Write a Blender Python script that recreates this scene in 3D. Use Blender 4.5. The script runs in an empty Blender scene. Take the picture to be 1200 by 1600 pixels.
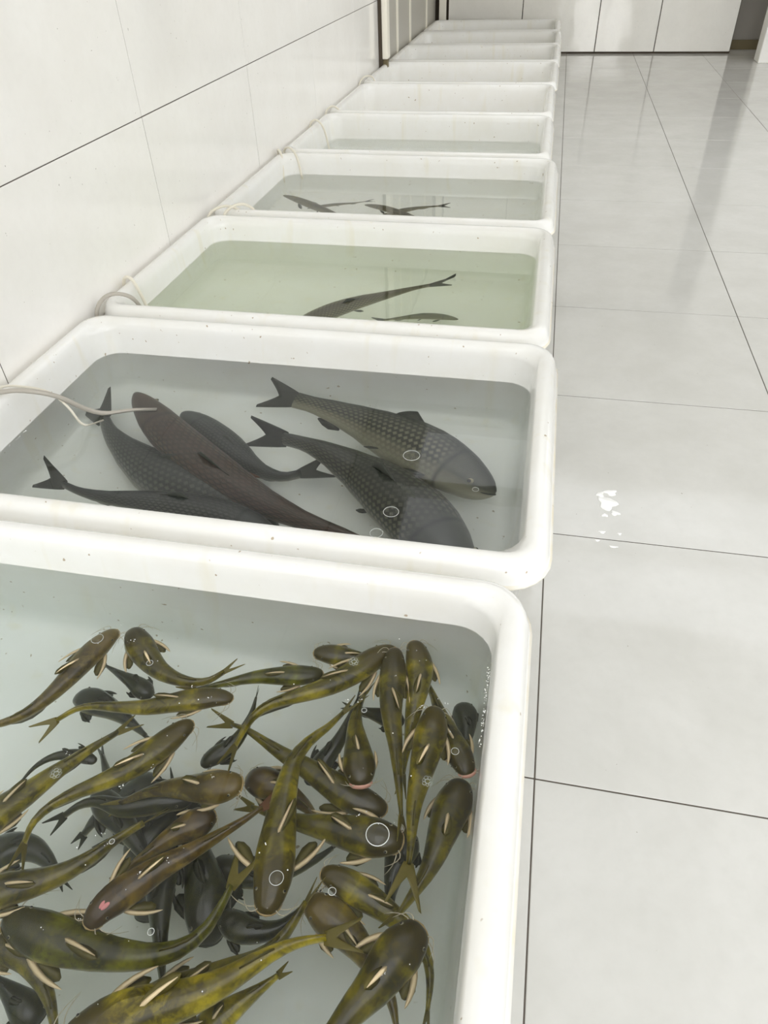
import bpy, bmesh, math, random
from mathutils import Vector, Matrix, noise

# ------------------------------------------------------------------ camera, sky, exposure
scn = bpy.context.scene
COL = scn.collection
cd = bpy.data.cameras.new('camera')
cam = bpy.data.objects.new('camera', cd)
COL.objects.link(cam)
cd.sensor_fit = 'VERTICAL'
cd.sensor_height = 24.0
cd.lens = 1100.64 / 1600 * 24.0
cd.clip_start = 0.02
R_ = Vector((0.97958, 0.19911, -0.02783)); U_ = Vector((-0.10866, 0.64079, 0.75999)); F_ = Vector((-0.16915, 0.74145, -0.64934))
mw = Matrix((R_, U_, -F_)).transposed().to_4x4()
mw.translation = (-0.12339, -0.82087, 1.42947)
cam.matrix_world = mw
scn.camera = cam

world = bpy.data.worlds.new('daylight'); scn.world = world
world.use_nodes = True
wb = world.node_tree.nodes['Background']
wb.inputs['Color'].default_value = (0.97, 0.985, 1.0, 1)
wb.inputs['Strength'].default_value = 2.12

# daylight falling in through the open shop door behind the camera
ld = bpy.data.lights.new('door_daylight', 'AREA'); ld.shape = 'RECTANGLE'; ld.size = 1.38; ld.size_y = 2.7
ld.energy = 95.0; ld.color = (1.0, 0.985, 0.96)
lo = bpy.data.objects.new('door_daylight', ld); COL.objects.link(lo)
lo.location = (1.12, -5.85, 1.4); lo.rotation_euler = (math.radians(90), 0, 0)

scn.view_settings.view_transform = 'Standard'
scn.view_settings.look = 'None'
scn.view_settings.gamma = 1.0
scn.view_settings.use_curve_mapping = False
scn.view_settings.exposure = 0.0
scn.cycles.max_bounces = 24
scn.cycles.diffuse_bounces = 10
scn.cycles.volume_bounces = 6
scn.cycles.glossy_bounces = 5
scn.cycles.transmission_bounces = 16
scn.cycles.transparent_max_bounces = 8
scn.cycles.caustics_refractive = True
scn.cycles.caustics_reflective = True
scn.cycles.sample_clamp_indirect = 8.0
scn.cycles.use_denoising = True
scn.cycles.blur_glossy = 0.0
random.seed(7)

# ------------------------------------------------------------------ helpers
def tag(o, label=None, cat=None, group=None, kind=None):
    if label: o['label'] = label
    if cat: o['category'] = cat
    if group: o['group'] = group
    if kind: o['kind'] = kind
    return o

def link(name, me, mat=None, parent=None, loc=(0, 0, 0), smooth=True):
    if mat is not None and not me.materials: me.materials.append(mat)
    if smooth:
        me.polygons.foreach_set('use_smooth', [True] * len(me.polygons))
    o = bpy.data.objects.new(name, me); COL.objects.link(o)
    o.location = loc
    if parent is not None: o.parent = parent
    return o

def mesh(name, vs, fs, uvs=None):
    me = bpy.data.meshes.new(name)
    me.from_pydata([tuple(v) for v in vs], [], fs)
    if uvs is not None:
        ul = me.uv_layers.new(name='UVMap')
        fl = []
        for f in uvs:
            for a in f: fl.extend(a)
        ul.data.foreach_set('uv', fl)
    me.update()
    return me

def box_mesh(name, sx, sy, sz, bev=0.0, seg=1):
    bm = bmesh.new()
    bmesh.ops.create_cube(bm, size=1.0)
    bmesh.ops.scale(bm, vec=(sx, sy, sz), verts=bm.verts)
    if bev > 0:
        bmesh.ops.bevel(bm, geom=list(bm.edges), offset=bev, segments=seg, affect='EDGES', profile=0.6)
    me = bpy.data.meshes.new(name); bm.to_mesh(me); bm.free()
    return me

def tube_mesh(name, pts, radii, n=8):
    """round tube along points, closed at both ends"""
    pts = [Vector(p) for p in pts]
    vs, fs = [], []
    up = Vector((0, 0, 1))
    for i, p in enumerate(pts):
        t = (pts[min(i + 1, len(pts) - 1)] - pts[max(i - 1, 0)]).normalized()
        s = t.cross(up)
        if s.length < 1e-3: s = t.cross(Vector((1, 0, 0)))
        s.normalize(); u = s.cross(t)
        r = radii[i] if isinstance(radii, (list, tuple)) else radii
        for k in range(n):
            a = 2 * math.pi * k / n
            vs.append(p + s * (r * math.cos(a)) + u * (r * math.sin(a)))
    for i in range(len(pts) - 1):
        for k in range(n):
            k2 = (k + 1) % n
            fs.append((i * n + k, i * n + k2, (i + 1) * n + k2, (i + 1) * n + k))
    fs.append(tuple(range(n - 1, -1, -1)))
    b = (len(pts) - 1) * n
    fs.append(tuple(range(b, b + n)))
    return mesh(name, vs, fs)

def ribbon_mesh(name, pts, widths, thick, normal):
    """fin-like blade with a thin lens section: half width per point, half thickness at the middle"""
    pts = [Vector(p) for p in pts]; normal = Vector(normal).normalized()
    vs, fs = [], []
    n = len(pts)
    for i, p in enumerate(pts):
        t = (pts[min(i + 1, n - 1)] - pts[max(i - 1, 0)]).normalized()
        s = t.cross(normal)
        if s.length < 1e-4: s = t.orthogonal()
        s.normalize(); nn = s.cross(t)
        w = widths[i]; th = min(thick, w) if w > 0 else 0
        vs += [p + s * w, p + nn * th, p - s * w, p - nn * th]
    for i in range(n - 1):
        for k in range(4):
            k2 = (k + 1) % 4
            fs.append((i * 4 + k, i * 4 + k2, i * 4 + 4 + k2, i * 4 + 4 + k))
    fs.append((3, 2, 1, 0)); b = (n - 1) * 4; fs.append((b, b + 1, b + 2, b + 3))
    return mesh(name, vs, fs)

def spline(pts, n):
    """Catmull-Rom through pts, n points evenly spaced by length"""
    pts = [Vector(p) for p in pts]
    P = [pts[0] * 2 - pts[1]] + pts + [pts[-1] * 2 - pts[-2]]
    dense = []
    for i in range(1, len(P) - 2):
        for k in range(12):
            t = k / 12
            a, b, c, d = P[i - 1], P[i], P[i + 1], P[i + 2]
            dense.append(0.5 * ((2 * b) + (c - a) * t + (2 * a - 5 * b + 4 * c - d) * t * t + (3 * b - a - 3 * c + d) * t ** 3))
    dense.append(pts[-1])
    for _ in range(3):
        dense = [dense[0]] + [(dense[i - 1] + dense[i] * 2 + dense[i + 1]) / 4 for i in range(1, len(dense) - 1)] + [dense[-1]]
    L = [0.0]
    for i in range(1, len(dense)): L.append(L[-1] + (dense[i] - dense[i - 1]).length)
    out, j = [], 0
    for k in range(n):
        s = L[-1] * k / (n - 1)
        while j < len(L) - 2 and L[j + 1] < s: j += 1
        f = (s - L[j]) / max(1e-9, L[j + 1] - L[j])
        out.append(dense[j].lerp(dense[j + 1], min(1, f)))
    return out, L[-1]

def curve_at(tab, t):
    for (a, x), (b, y) in zip(tab, tab[1:]):
        if t <= b:
            f = (t - a) / (b - a); f = f * f * (3 - 2 * f) * 0.4 + f * 0.6
            return x + (y - x) * f
    return tab[-1][1]

# ------------------------------------------------------------------ materials
class NT:
    def __init__(s, name):
        s.m = bpy.data.materials.new(name); s.m.use_nodes = True
        s.t = s.m.node_tree; s.t.nodes.clear()
        s.out = s.n('ShaderNodeOutputMaterial')
    def n(s, typ, ins=None, **kw):
        nd = s.t.nodes.new(typ)
        for k, v in kw.items(): setattr(nd, k, v)
        for k, v in (ins or {}).items():
            if isinstance(v, bpy.types.NodeSocket): s.t.links.new(v, nd.inputs[k])
            else: nd.inputs[k].default_value = v
        return nd
    def math(s, op, a, b=0.0, c=0.0, clamp=False):
        return s.n('ShaderNodeMath', {0: a, 1: b, 2: c}, operation=op, use_clamp=clamp).outputs[0]
    def ramp(s, fac, stops, interp='LINEAR'):
        r = s.n('ShaderNodeValToRGB', {'Fac': fac}); cr = r.color_ramp; cr.interpolation = interp
        while len(cr.elements) < len(stops): cr.elements.new(0.5)
        for e, (p, c) in zip(cr.elements, stops):
            e.position = p; e.color = (c, c, c, 1) if isinstance(c, (int, float)) else (*c, 1)
        return r.outputs[0]
    def mix(s, f, a, b, blend='MIX'):
        nd = s.t.nodes.new('ShaderNodeMix'); nd.data_type = 'RGBA'; nd.blend_type = blend
        for i, v in ((0, f), (6, a), (7, b)):
            if isinstance(v, bpy.types.NodeSocket): s.t.links.new(v, nd.inputs[i])
            else: nd.inputs[i].default_value = (*v, 1) if isinstance(v, tuple) and len(v) == 3 else v
        return nd.outputs[2]
    def noise(s, vec, scale, detail=3.0, rough=0.55, dist=0.0):
        nd = s.n('ShaderNodeTexNoise', {'Scale': scale, 'Detail': detail, 'Roughness': rough, 'Distortion': dist})
        if vec is not None: s.t.links.new(vec, nd.inputs['Vector'])
        return nd.outputs['Fac']
    def bump(s, h, strength, dist):
        return s.n('ShaderNodeBump', {'Height': h, 'Strength': strength, 'Distance': dist}).outputs[0]
    def bsdf(s, **kw):
        b = s.n('ShaderNodeBsdfPrincipled', {k.replace('_', ' '): v for k, v in kw.items()})
        s.t.links.new(b.outputs[0], s.out.inputs['Surface']); return b
    def pos(s): return s.n('ShaderNodeNewGeometry').outputs['Position']
    def obj(s): return s.n('ShaderNodeTexCoord').outputs['Object']
    def rnd(s): return s.n('ShaderNodeObjectInfo').outputs['Random']

def m_plain(name, col, rough=0.5, **kw):
    t = NT(name); t.bsdf(Base_Color=(*col, 1), Roughness=rough, **kw); return t.m

def m_tile(name, c1, c2, rough, wav, rv=0.03):
    t = NT(name); p = t.pos()
    n1 = t.noise(p, 3.5, 5, 0.6); n2 = t.noise(p, 30, 3, 0.6)
    col = t.mix(t.ramp(n1, [(0.35, 0.0), (0.68, 1.0)]), c1, c2)
    col = t.mix(t.ramp(n2, [(0.45, 0.0), (0.8, 0.25)]), col, tuple(x * 0.93 for x in c1))
    sp = t.ramp(t.noise(p, 95, 1, 0.4), [(0.80, 0.0), (0.83, 0.7)])
    col = t.mix(sp, col, (0.25, 0.22, 0.17))
    v = t.math('MULTIPLY_ADD', t.rnd(), rv, 1 - rv / 2)
    vc = t.n('ShaderNodeCombineColor', {0: v, 1: v, 2: v}).outputs[0]
    col = t.mix(1.0, col, vc, 'MULTIPLY')
    r = t.math('MULTIPLY_ADD', n1, 0.06, rough - 0.03)
    b = t.bump(t.noise(p, 2.2, 2, 0.5), wav, 0.02)
    t.bsdf(Base_Color=col, Roughness=r, Normal=b, IOR=1.5)
    return t.m

M = {}
M['floor_tile'] = m_tile('floor_tile', (0.60, 0.595, 0.565), (0.66, 0.655, 0.63), 0.075, 0.07)
M['wall_tile'] = m_tile('wall_tile', (0.85, 0.83, 0.795), (0.88, 0.865, 0.835), 0.08, 0.10, 0.02)
M['back_panel'] = m_tile('back_panel', (0.80, 0.785, 0.74), (0.84, 0.825, 0.78), 0.055, 0.16, 0.03)
M['grout'] = m_plain('grout', (0.10, 0.085, 0.07), 0.9)
M['paint'] = m_plain('white_paint', (0.82, 0.81, 0.78), 0.7)
M['grey_panel'] = m_plain('grey_panel', (0.44, 0.42, 0.37), 0.3)
M['cream'] = m_plain('cream_paint', (0.87, 0.83, 0.73), 0.35)
M['dirty'] = m_plain('dirty_concrete', (0.16, 0.13, 0.07), 0.8)
M['dark_gap'] = m_plain('dark_gap', (0.06, 0.045, 0.03), 0.9)
M['recess'] = m_plain('recess_plaster_shaded', (0.30, 0.28, 0.25), 0.7)  # shade inside the recess is put into this dark colour
M['metal'] = m_plain('window_metal', (0.25, 0.25, 0.25), 0.4, Metallic=0.6)

def m_plastic(name, scum):
    t = NT(name); p = t.pos()
    n = t.noise(p, 6, 5, 0.6)
    col = t.mix(t.ramp(n, [(0.3, 0.0), (0.75, 1.0)]), (0.81, 0.80, 0.76), (0.85, 0.85, 0.84))
    mp = t.n('ShaderNodeMapping', {'Vector': p, 'Scale': (7.0, 7.0, 0.8)}).outputs[0]
    st = t.ramp(t.noise(mp, 2.4, 2, 0.5), [(0.60, 0.0), (0.74, 0.4)])
    col = t.mix(st, col, (0.77, 0.73, 0.59))
    sc = t.ramp(t.noise(p, 60, 1, 0.4), [(0.76, 0.0), (0.80, 0.8)])
    col = t.mix(sc, col, (0.35, 0.26, 0.15))
    if scum:
        col = t.mix(t.ramp(t.noise(p, 9, 4, 0.65), [(0.35, 0.15), (0.65, 0.85)]), col, (0.80, 0.73, 0.55))
    b = t.bump(t.noise(p, 14, 2, 0.5), 0.10, 0.01)
    t.bsdf(Base_Color=col, Roughness=0.2, Normal=b, IOR=1.5, Coat_Weight=0.15, Coat_Roughness=0.15)
    return t.m
M['plastic'] = m_plastic('tub_plastic', False)
M['flange'] = m_plastic('tub_flange_stained', True)

def m_water(name, ripple, scale, dens, scol, aden, acol):
    t = NT(name); p = t.pos()
    b = t.bump(t.noise(p, scale, 2, 0.5), ripple, 0.01)
    g = t.n('ShaderNodeBsdfGlass', {'Color': (1, 1, 1, 1), 'Roughness': 0.0, 'IOR': 1.33, 'Normal': b})
    t.t.links.new(g.outputs[0], t.out.inputs['Surface'])
    a = t.n('ShaderNodeVolumeAbsorption', {'Color': (*acol, 1), 'Density': aden})
    if dens > 0:
        s = t.n('ShaderNodeVolumeScatter', {'Color': (*scol, 1), 'Density': dens, 'Anisotropy': 0.2})
        ad = t.n('ShaderNodeAddShader'); t.t.links.new(a.outputs[0], ad.inputs[0]); t.t.links.new(s.outputs[0], ad.inputs[1])
        t.t.links.new(ad.outputs[0], t.out.inputs['Volume'])
    else:
        t.t.links.new(a.outputs[0], t.out.inputs['Volume'])
    return t.m

def m_catfish(name, dark, mid, bright, head, amount):
    t = NT(name)
    uv = t.n('ShaderNodeUVMap').outputs[0]
    sx = t.n('ShaderNodeSeparateXYZ', {0: uv}); u, v = sx.outputs[0], sx.outputs[1]
    o = t.obj()
    off = t.n('ShaderNodeVectorMath', {0: o, 1: t.n('ShaderNodeCombineXYZ', {0: t.math('MULTIPLY', t.rnd(), 37.0)}).outputs[0]}, operation='ADD').outputs[0]
    nb = t.noise(off, 19, 4, 0.65, 0.6)           # blotches
    nf = t.noise(off, 110, 3, 0.6)                # fine mottling
    uu = t.math('ADD', u, t.math('MULTIPLY_ADD', nb, 0.22, -0.11))
    band = t.ramp(uu, [(0.0, 0.0), (0.16, 0.0), (0.24, 0.75), (0.31, 0.1), (0.44, 0.25), (0.53, 0.8), (0.63, 0.3), (0.80, 0.7), (1.0, 0.9)])
    band = t.math('MULTIPLY', band, t.ramp(nb, [(0.40, 0.05), (0.56, 1.0)]))
    # the sides are paler than the ridge of the back
    side = t.math('ABSOLUTE', t.math('MULTIPLY_ADD', v, 4.0, -1.0))
    sband = t.ramp(side, [(0.0, 0.15), (0.3, 0.45), (0.85, 1.0), (1.0, 0.8)])
    fac = t.math('MULTIPLY', t.math('MULTIPLY', band, sband), amount, clamp=True)
    n2 = t.noise(off, 34, 4, 0.68, 0.5)
    col = t.mix(t.math('MULTIPLY', t.ramp(n2, [(0.45, 0.0), (0.55, 1.0)]), t.ramp(side, [(0.1, 0.45), (0.6, 1.0)])), dark, mid)
    col = t.mix(fac, col, bright)
    hd = t.ramp(uu, [(0.0, 0.95), (0.15, 0.75), (0.24, 0.0)])
    col = t.mix(hd, col, head)
    col = t.mix(t.ramp(nf, [(0.45, 0.0), (0.75, 0.45)]), col, dark)
    belly = t.ramp(v, [(0.0, 0.45), (0.045, 0.0), (0.455, 0.0), (0.50, 0.45), (0.58, 1.0), (0.92, 1.0), (0.99, 0.45)])
    col = t.mix(t.math('MULTIPLY', belly, 0.75), col, (0.50, 0.42, 0.20))
    b = t.bump(nf, 0.10, 0.002)
    t.bsdf(Base_Color=col, Roughness=0.32, Normal=b, IOR=1.42, Coat_Weight=0.4, Coat_Roughness=0.08)
    return t.m

DK = (0.024, 0.020, 0.003)
CATM = [
    m_catfish('catfish_olive', DK, (0.105, 0.090, 0.006), (0.38, 0.31, 0.022), (0.046, 0.034, 0.006), 0.9),
    m_catfish('catfish_yellow_olive', (0.038, 0.032, 0.003), (0.165, 0.138, 0.006), (0.54, 0.44, 0.025), (0.066, 0.047, 0.007), 1.15),
    m_catfish('catfish_brown', (0.042, 0.029, 0.007), (0.155, 0.112, 0.016), (0.38, 0.28, 0.040), (0.15, 0.105, 0.024), 0.8),
    m_catfish('catfish_green', (0.026, 0.026, 0.003), (0.100, 0.102, 0.005), (0.29, 0.28, 0.012), (0.038, 0.034, 0.007), 1.0),
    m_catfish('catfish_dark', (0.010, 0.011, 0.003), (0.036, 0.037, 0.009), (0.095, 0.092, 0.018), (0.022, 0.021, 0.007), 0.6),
    m_catfish('catfish_reddish', (0.036, 0.022, 0.006), (0.13, 0.080, 0.014), (0.36, 0.25, 0.036), (0.055, 0.034, 0.012), 0.95),
    m_catfish('catfish_bright', (0.048, 0.038, 0.003), (0.22, 0.18, 0.008), (0.70, 0.56, 0.018), (0.060, 0.043, 0.006), 1.25),
]

def m_carp(name, back, flank, edge, belly, tint):
    t = NT(name)
    uv = t.n('ShaderNodeUVMap').outputs[0]
    sx = t.n('ShaderNodeSeparateXYZ', {0: uv}); u, v = sx.outputs[0], sx.outputs[1]
    row = t.math('MULTIPLY', v, 30.0)
    ri = t.math('FLOOR', row)
    cu = t.math('MULTIPLY_ADD', u, 36.0, t.math('MULTIPLY', t.math('MODULO', ri, 2.0), 0.5))
    fx = t.math('SUBTRACT', t.math('FRACT', cu), 0.5); fy = t.math('SUBTRACT', t.math('FRACT', row), 0.5)
    d = t.math('ADD', t.math('ABSOLUTE', fx), t.math('ABSOLUTE', fy))
    sc = t.ramp(d, [(0.30, 1.0), (0.52, 0.0)])
    nf = t.noise(t.obj(), 14, 3, 0.6)
    side = t.math('ABSOLUTE', t.math('MULTIPLY_ADD', v, 4.0, -1.0))   # 0 on the back, 1 at mid flank
    onb = t.math('MULTIPLY', t.ramp(u, [(0.20, 0.0), (0.24, 1.0)]), 1.0)
    col = t.mix(t.math('MULTIPLY', t.ramp(side, [(0.15, 0.12), (0.8, 1.0)]), t.math('MULTIPLY_ADD', onb, 0.7, 0.3)), back, flank)
    net = t.math('MULTIPLY', t.math('SUBTRACT', 1.0, sc), onb)
    col = t.mix(t.math('MULTIPLY', net, t.ramp(side, [(0.0, 0.7), (0.7, 0.9)])), col, edge)
    col = t.mix(t.ramp(nf, [(0.45, 0.0), (0.75, 0.5)]), col, tint)
    bl = t.ramp(v, [(0.0, 0.25), (0.02, 0.05), (0.48, 0.05), (0.50, 0.25), (0.60, 1.0), (0.90, 1.0), (0.99, 0.3)])
    col = t.mix(t.math('MULTIPLY', bl, 0.85), col, belly)
    gill = t.ramp(u, [(0.185, 0.0), (0.20, 0.7), (0.215, 0.0)])
    col = t.mix(gill, col, edge)
    b = t.bump(t.math('MULTIPLY', sc, onb), 0.25, 0.004)
    t.bsdf(Base_Color=col, Roughness=0.38, Normal=b, IOR=1.4)
    return t.m
CARPM = [
    m_carp('carp_dark', (0.030, 0.037, 0.033), (0.175, 0.175, 0.118), (0.013, 0.017, 0.016), (0.40, 0.38, 0.27), (0.022, 0.028, 0.026)),
    m_carp('carp_reddish', (0.055, 0.042, 0.033), (0.125, 0.072, 0.050), (0.030, 0.026, 0.022), (0.34, 0.28, 0.20), (0.10, 0.055, 0.045)),
    m_carp('carp_grey', (0.075, 0.072, 0.042), (0.30, 0.27, 0.16), (0.040, 0.036, 0.022), (0.42, 0.38, 0.24), (0.045, 0.042, 0.028)),
    m_carp('carp_black', (0.030, 0.036, 0.036), (0.10, 0.105, 0.085), (0.012, 0.015, 0.016), (0.30, 0.29, 0.22), (0.020, 0.025, 0.027)),
]

M['spine'] = m_plain('fin_spine', (0.72, 0.58, 0.36), 0.4)
M['lip'] = m_plain('lip_pale', (0.42, 0.30, 0.13), 0.4)
M['lip_pink'] = m_plain('lip_pink', (0.68, 0.36, 0.28), 0.4)
M['barbel'] = m_plain('barbel_pale', (0.55, 0.50, 0.38), 0.45)
M['eye'] = m_plain('eye_dark', (0.012, 0.011, 0.010), 0.1)
M['iris'] = m_plain('eye_ring', (0.32, 0.30, 0.20), 0.25)
M['sore'] = m_plain('sore_pink', (0.75, 0.30, 0.30), 0.5)
def m_fin(name, c1, c2):
    t = NT(name); o = t.obj()
    n = t.noise(o, 60, 3, 0.6)
    col = t.mix(n, c1, c2)
    d = t.n('ShaderNodeBsdfPrincipled', {'Base Color': col, 'Roughness': 0.4})
    tr = t.n('ShaderNodeBsdfTranslucent', {'Color': col})
    mx = t.n('ShaderNodeMixShader', {0: 0.35, 1: d.outputs[0], 2: tr.outputs[0]})
    t.t.links.new(mx.outputs[0], t.out.inputs['Surface']); return t.m
M['fin_olive'] = m_fin('fin_olive', (0.10, 0.085, 0.015), (0.20, 0.17, 0.04))
M['fin_tail'] = m_fin('fin_tail', (0.17, 0.14, 0.02), (0.29, 0.24, 0.06))
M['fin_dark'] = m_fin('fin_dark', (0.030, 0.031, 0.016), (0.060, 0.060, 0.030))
M['fin_red'] = m_fin('fin_red', (0.16, 0.055, 0.03), (0.22, 0.11, 0.05))
M['fin_carp'] = m_fin('fin_carp', (0.035, 0.042, 0.036), (0.075, 0.08, 0.062))
M['hose_white'] = m_plain('hose_white', (0.74, 0.70, 0.60), 0.35)
M['hose_grey'] = m_plain('hose_grey', (0.42, 0.39, 0.34), 0.35)
def m_bubble():
    t = NT('bubble_film')
    lw = t.n('ShaderNodeLayerWeight', {'Blend': 0.35})
    tr = t.n('ShaderNodeBsdfTransparent', {'Color': (0.97, 0.98, 0.97, 1)})
    gl = t.n('ShaderNodeBsdfGlossy', {'Color': (1, 1, 1, 1), 'Roughness': 0.06})
    mx = t.n('ShaderNodeMixShader', {0: t.math('MULTIPLY_ADD', lw.outputs['Fresnel'], 0.30, 0.01), 1: tr.outputs[0], 2: gl.outputs[0]})
    t.t.links.new(mx.outputs[0], t.out.inputs['Surface']); return t.m
M['bubble'] = m_bubble()
t_ = NT('puddle_water')
t_.bsdf(Base_Color=(1, 1, 1, 1), Roughness=0.03, IOR=1.33, Transmission_Weight=1.0)
M['puddle'] = t_.m
M['rim'] = m_plain('bubble_rim', (0.72, 0.74, 0.72), 0.08)
M['foam'] = m_plain('foam_and_glint', (0.95, 0.95, 0.94), 0.15, Coat_Weight=1.0, Coat_Roughness=0.03)  # white of the foam, and painted glint for the floor splashes

# ------------------------------------------------------------------ the setting
WX = -1.657          # face of the left wall
BY = 9.837           # face of the back wall
def struct(name, me, mat, loc, smooth=False):
    return tag(link(name, me, mat, None, loc, smooth), kind='structure')

floor = struct('floor', box_mesh('floor', 7.4, 17.2, 0.1), M['grout'], (1.95, 2.2, -0.0514))
TS = 0.8; G = 0.0034
tile_me = box_mesh('floor_tile', TS - G, TS - G, 0.012, 0.0012)
for i in range(-3, 7):
    for k in range(-8, 13):
        x0 = max(i * TS, WX + 0.01); x1 = min((i + 1) * TS, 5.6)
        y0 = k * TS; y1 = min((k + 1) * TS, 10.3)
        if x1 - x0 < 0.05 or y1 - y0 < 0.05 or (i < -1 and k > 0): continue
        me = tile_me if abs(x1 - x0 - TS) + abs(y1 - y0 - TS) < 1e-6 else box_mesh('floor_tile', x1 - x0 - G, y1 - y0 - G, 0.012, 0.0012)
        o = link('tile', me, M['floor_tile'], floor, smooth=False)
        o.location = Vector(((x0 + x1) / 2, (y0 + y1) / 2, -0.006)) - floor.location
        o.rotation_euler = (random.uniform(-1, 1) * 0.0006, random.uniform(-1, 1) * 0.0006, 0)

H = 3.3
wl = struct('wall_left', box_mesh('wall_left', 0.15, 17.2, H), M['grout'], (WX - 0.0022 - 0.075, 2.2, H / 2))
wv = [0.8024 + 1.1706 * k for k in range(-6, 5)] + [6.36]
wz = [0.0, 0.2515, 0.8515, 1.4515, 2.0515, 2.6515, 3.25]
tcache = {}
for a, b in zip(wv, wv[1:]):
    for c, d in zip(wz, wz[1:]):
        key = (round(b - a, 3), round(d - c, 3))
        if key not in tcache: tcache[key] = box_mesh('wall_tile', 0.012, b - a - 0.004, d - c - 0.0036, 0.0012)
        o = link('tile', tcache[key], M['wall_tile'], wl, smooth=False)
        o.location = Vector((WX - 0.006, (a + b) / 2, (c + d) / 2)) - wl.location
        o.rotation_euler = (0, random.uniform(-1, 1) * 0.001, random.uniform(-1, 1) * 0.001)
# grey panels with pale cover strips beyond the pole
py = [6.48, 7.235, 7.955, 9.06, 9.80]
for a, b in zip(py, py[1:]):
    o = link('panel', box_mesh('wall_panel', 0.012, b - a - 0.006, 3.2, 0.001), M['grey_panel'], wl, smooth=False)
    o.location = Vector((WX - 0.006, (a + b) / 2, 1.6)) - wl.location
for a in py[1:-1]:
    o = link('cover_strip', box_mesh('cover_strip', 0.012, 0.075, 3.2, 0.003), M['cream'], wl, smooth=False)
    o.location = Vector((WX + 0.003, a, 1.62)) - wl.location

wb_ = struct('wall_back', box_mesh('wall_back', 3.60, 0.10, H), M['dark_gap'], (0.115, BY + 0.07, H / 2))
bx = [-1.50, -0.585, 0.331, 1.035, 1.912]
for a, b in zip(bx, bx[1:]):
    o = link('panel', box_mesh('back_panel', b - a - 0.010, 0.02, 3.2, 0.002), M['back_panel'], wb_, smooth=False)
    o.location = Vector(((a + b) / 2, BY + 0.01, 1.6 + 0.022)) - wb_.location
    o.rotation_euler = (random.uniform(-1, 1) * 0.002, 0, random.uniform(-1, 1) * 0.002)
rec = struct('wall_recess', box_mesh('wall_recess', 3.8, 0.12, H), M['recess'], (3.6, 10.24, H / 2))
struct('baseboard_recess', box_mesh('baseboard', 1.2, 0.015, 0.10, 0.003), M['dirty'], (2.4, 10.16, 0.05))
blk = struct('wall_block', box_mesh('wall_block', 1.7, 0.24, H, 0.006), M['paint'], (2.112 + 0.85, 9.16 + 0.12, H / 2))
wr_ = struct('wall_right', box_mesh('wall_right', 0.18, 15.8, 0.7), M['paint'], (5.6, 2.3, 0.35))
for nm, y, z, ly, lz in [('header', 2.3, 3.0, 15.8, 0.6)] + [('pillar', y, 1.7, 0.5, 2.0) for y in (-5.3, -2.2, 0.9, 4.0, 7.1, 9.9)]:
    o = link(nm, box_mesh(nm, 0.18, ly, lz), M['paint'], wr_, smooth=False)
    o.location = Vector((5.6, y, z)) - wr_.location
ce = struct('ceiling', box_mesh('ceiling', 7.6, 3.6, 0.12), M['paint'], (1.95, 1.7, H + 0.06))
# two unseen roof openings, added for overhead daylight, over the near end and over the middle of the hall: solid margins around them, beams across the openings
for nm, x, y, sx, sy in [('ceiling_margin', 1.65, -5.4, 5.4, 1.0), ('ceiling_margin', 1.65, 7.9, 5.4, 4.8)] + [('added_roof_beam', 1.65, y, 5.4, 0.12) for y in (-3.8, -2.6, -1.4, 4.45)]:
    o = link(nm, box_mesh(nm, sx, sy, 0.12), M['paint'], ce, smooth=False)
    o.location = Vector((x, y, H + 0.06)) - ce.location
for x, sx in ((-1.45, 0.8), (5.05, 1.4)):
    for y0, y1 in ((-5.9, -0.1), (3.5, 10.3)):
        o = link('ceiling_margin', box_mesh('ceiling_margin', sx, y1 - y0, 0.12), M['paint'], ce, smooth=False)
        o.location = Vector((x, (y0 + y1) / 2, H + 0.06)) - ce.location
# front of the shop, behind the camera: pillars between tall openings with metal glazing bars
fw_ = struct('wall_front', box_mesh('wall_front', 7.4, 0.2, 0.5), M['paint'], (1.95, -5.6, 3.05))
for x in (-1.5, 0.25, 2.0, 3.75, 5.5):
    o = link('pillar', box_mesh('pillar', 0.34, 0.2, 2.8), M['paint'], fw_, smooth=False)
    o.location = Vector((x, -5.6, 1.4)) - fw_.location
for x in (-0.62, 1.12, 2.87, 4.62):
    o = link('glazing_bar', box_mesh('glazing_bar', 0.06, 0.06, 2.8), M['metal'], fw_, smooth=False)
    o.location = Vector((x, -5.6, 1.4)) - fw_.location
    for z in (0.7, 1.4, 2.1):
        o = link('glazing_bar', box_mesh('glazing_bar', 1.41, 0.04, 0.04), M['metal'], fw_, smooth=False)
        o.location = Vector((x, -5.6, z)) - fw_.location

# pole standing against the left wall, post in the far corner
pole = tag(link('trim_1', box_mesh('pole', 0.07, 0.115, 2.85, 0.012, 2), M['cream'], None, (-1.612, 6.42, 0.425 + 1.425), False), kind='structure')
link('dark_backing', box_mesh('pole_gap', 0.03, 0.125, 3.2, 0.0), M['dark_gap'], pole, (-0.028, -0.004, -0.2), False)
foot = link('pole_foot', box_mesh('pole_foot', 0.05, 0.07, 0.43, 0.004), M['dirty'], pole, (0, 0, -1.64), False)
post = tag(link('trim_2', box_mesh('corner_post', 0.085, 0.06, 3.2, 0.006), M['cream'], None, (-1.565, 9.80, 1.6), False), kind='structure')

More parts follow.
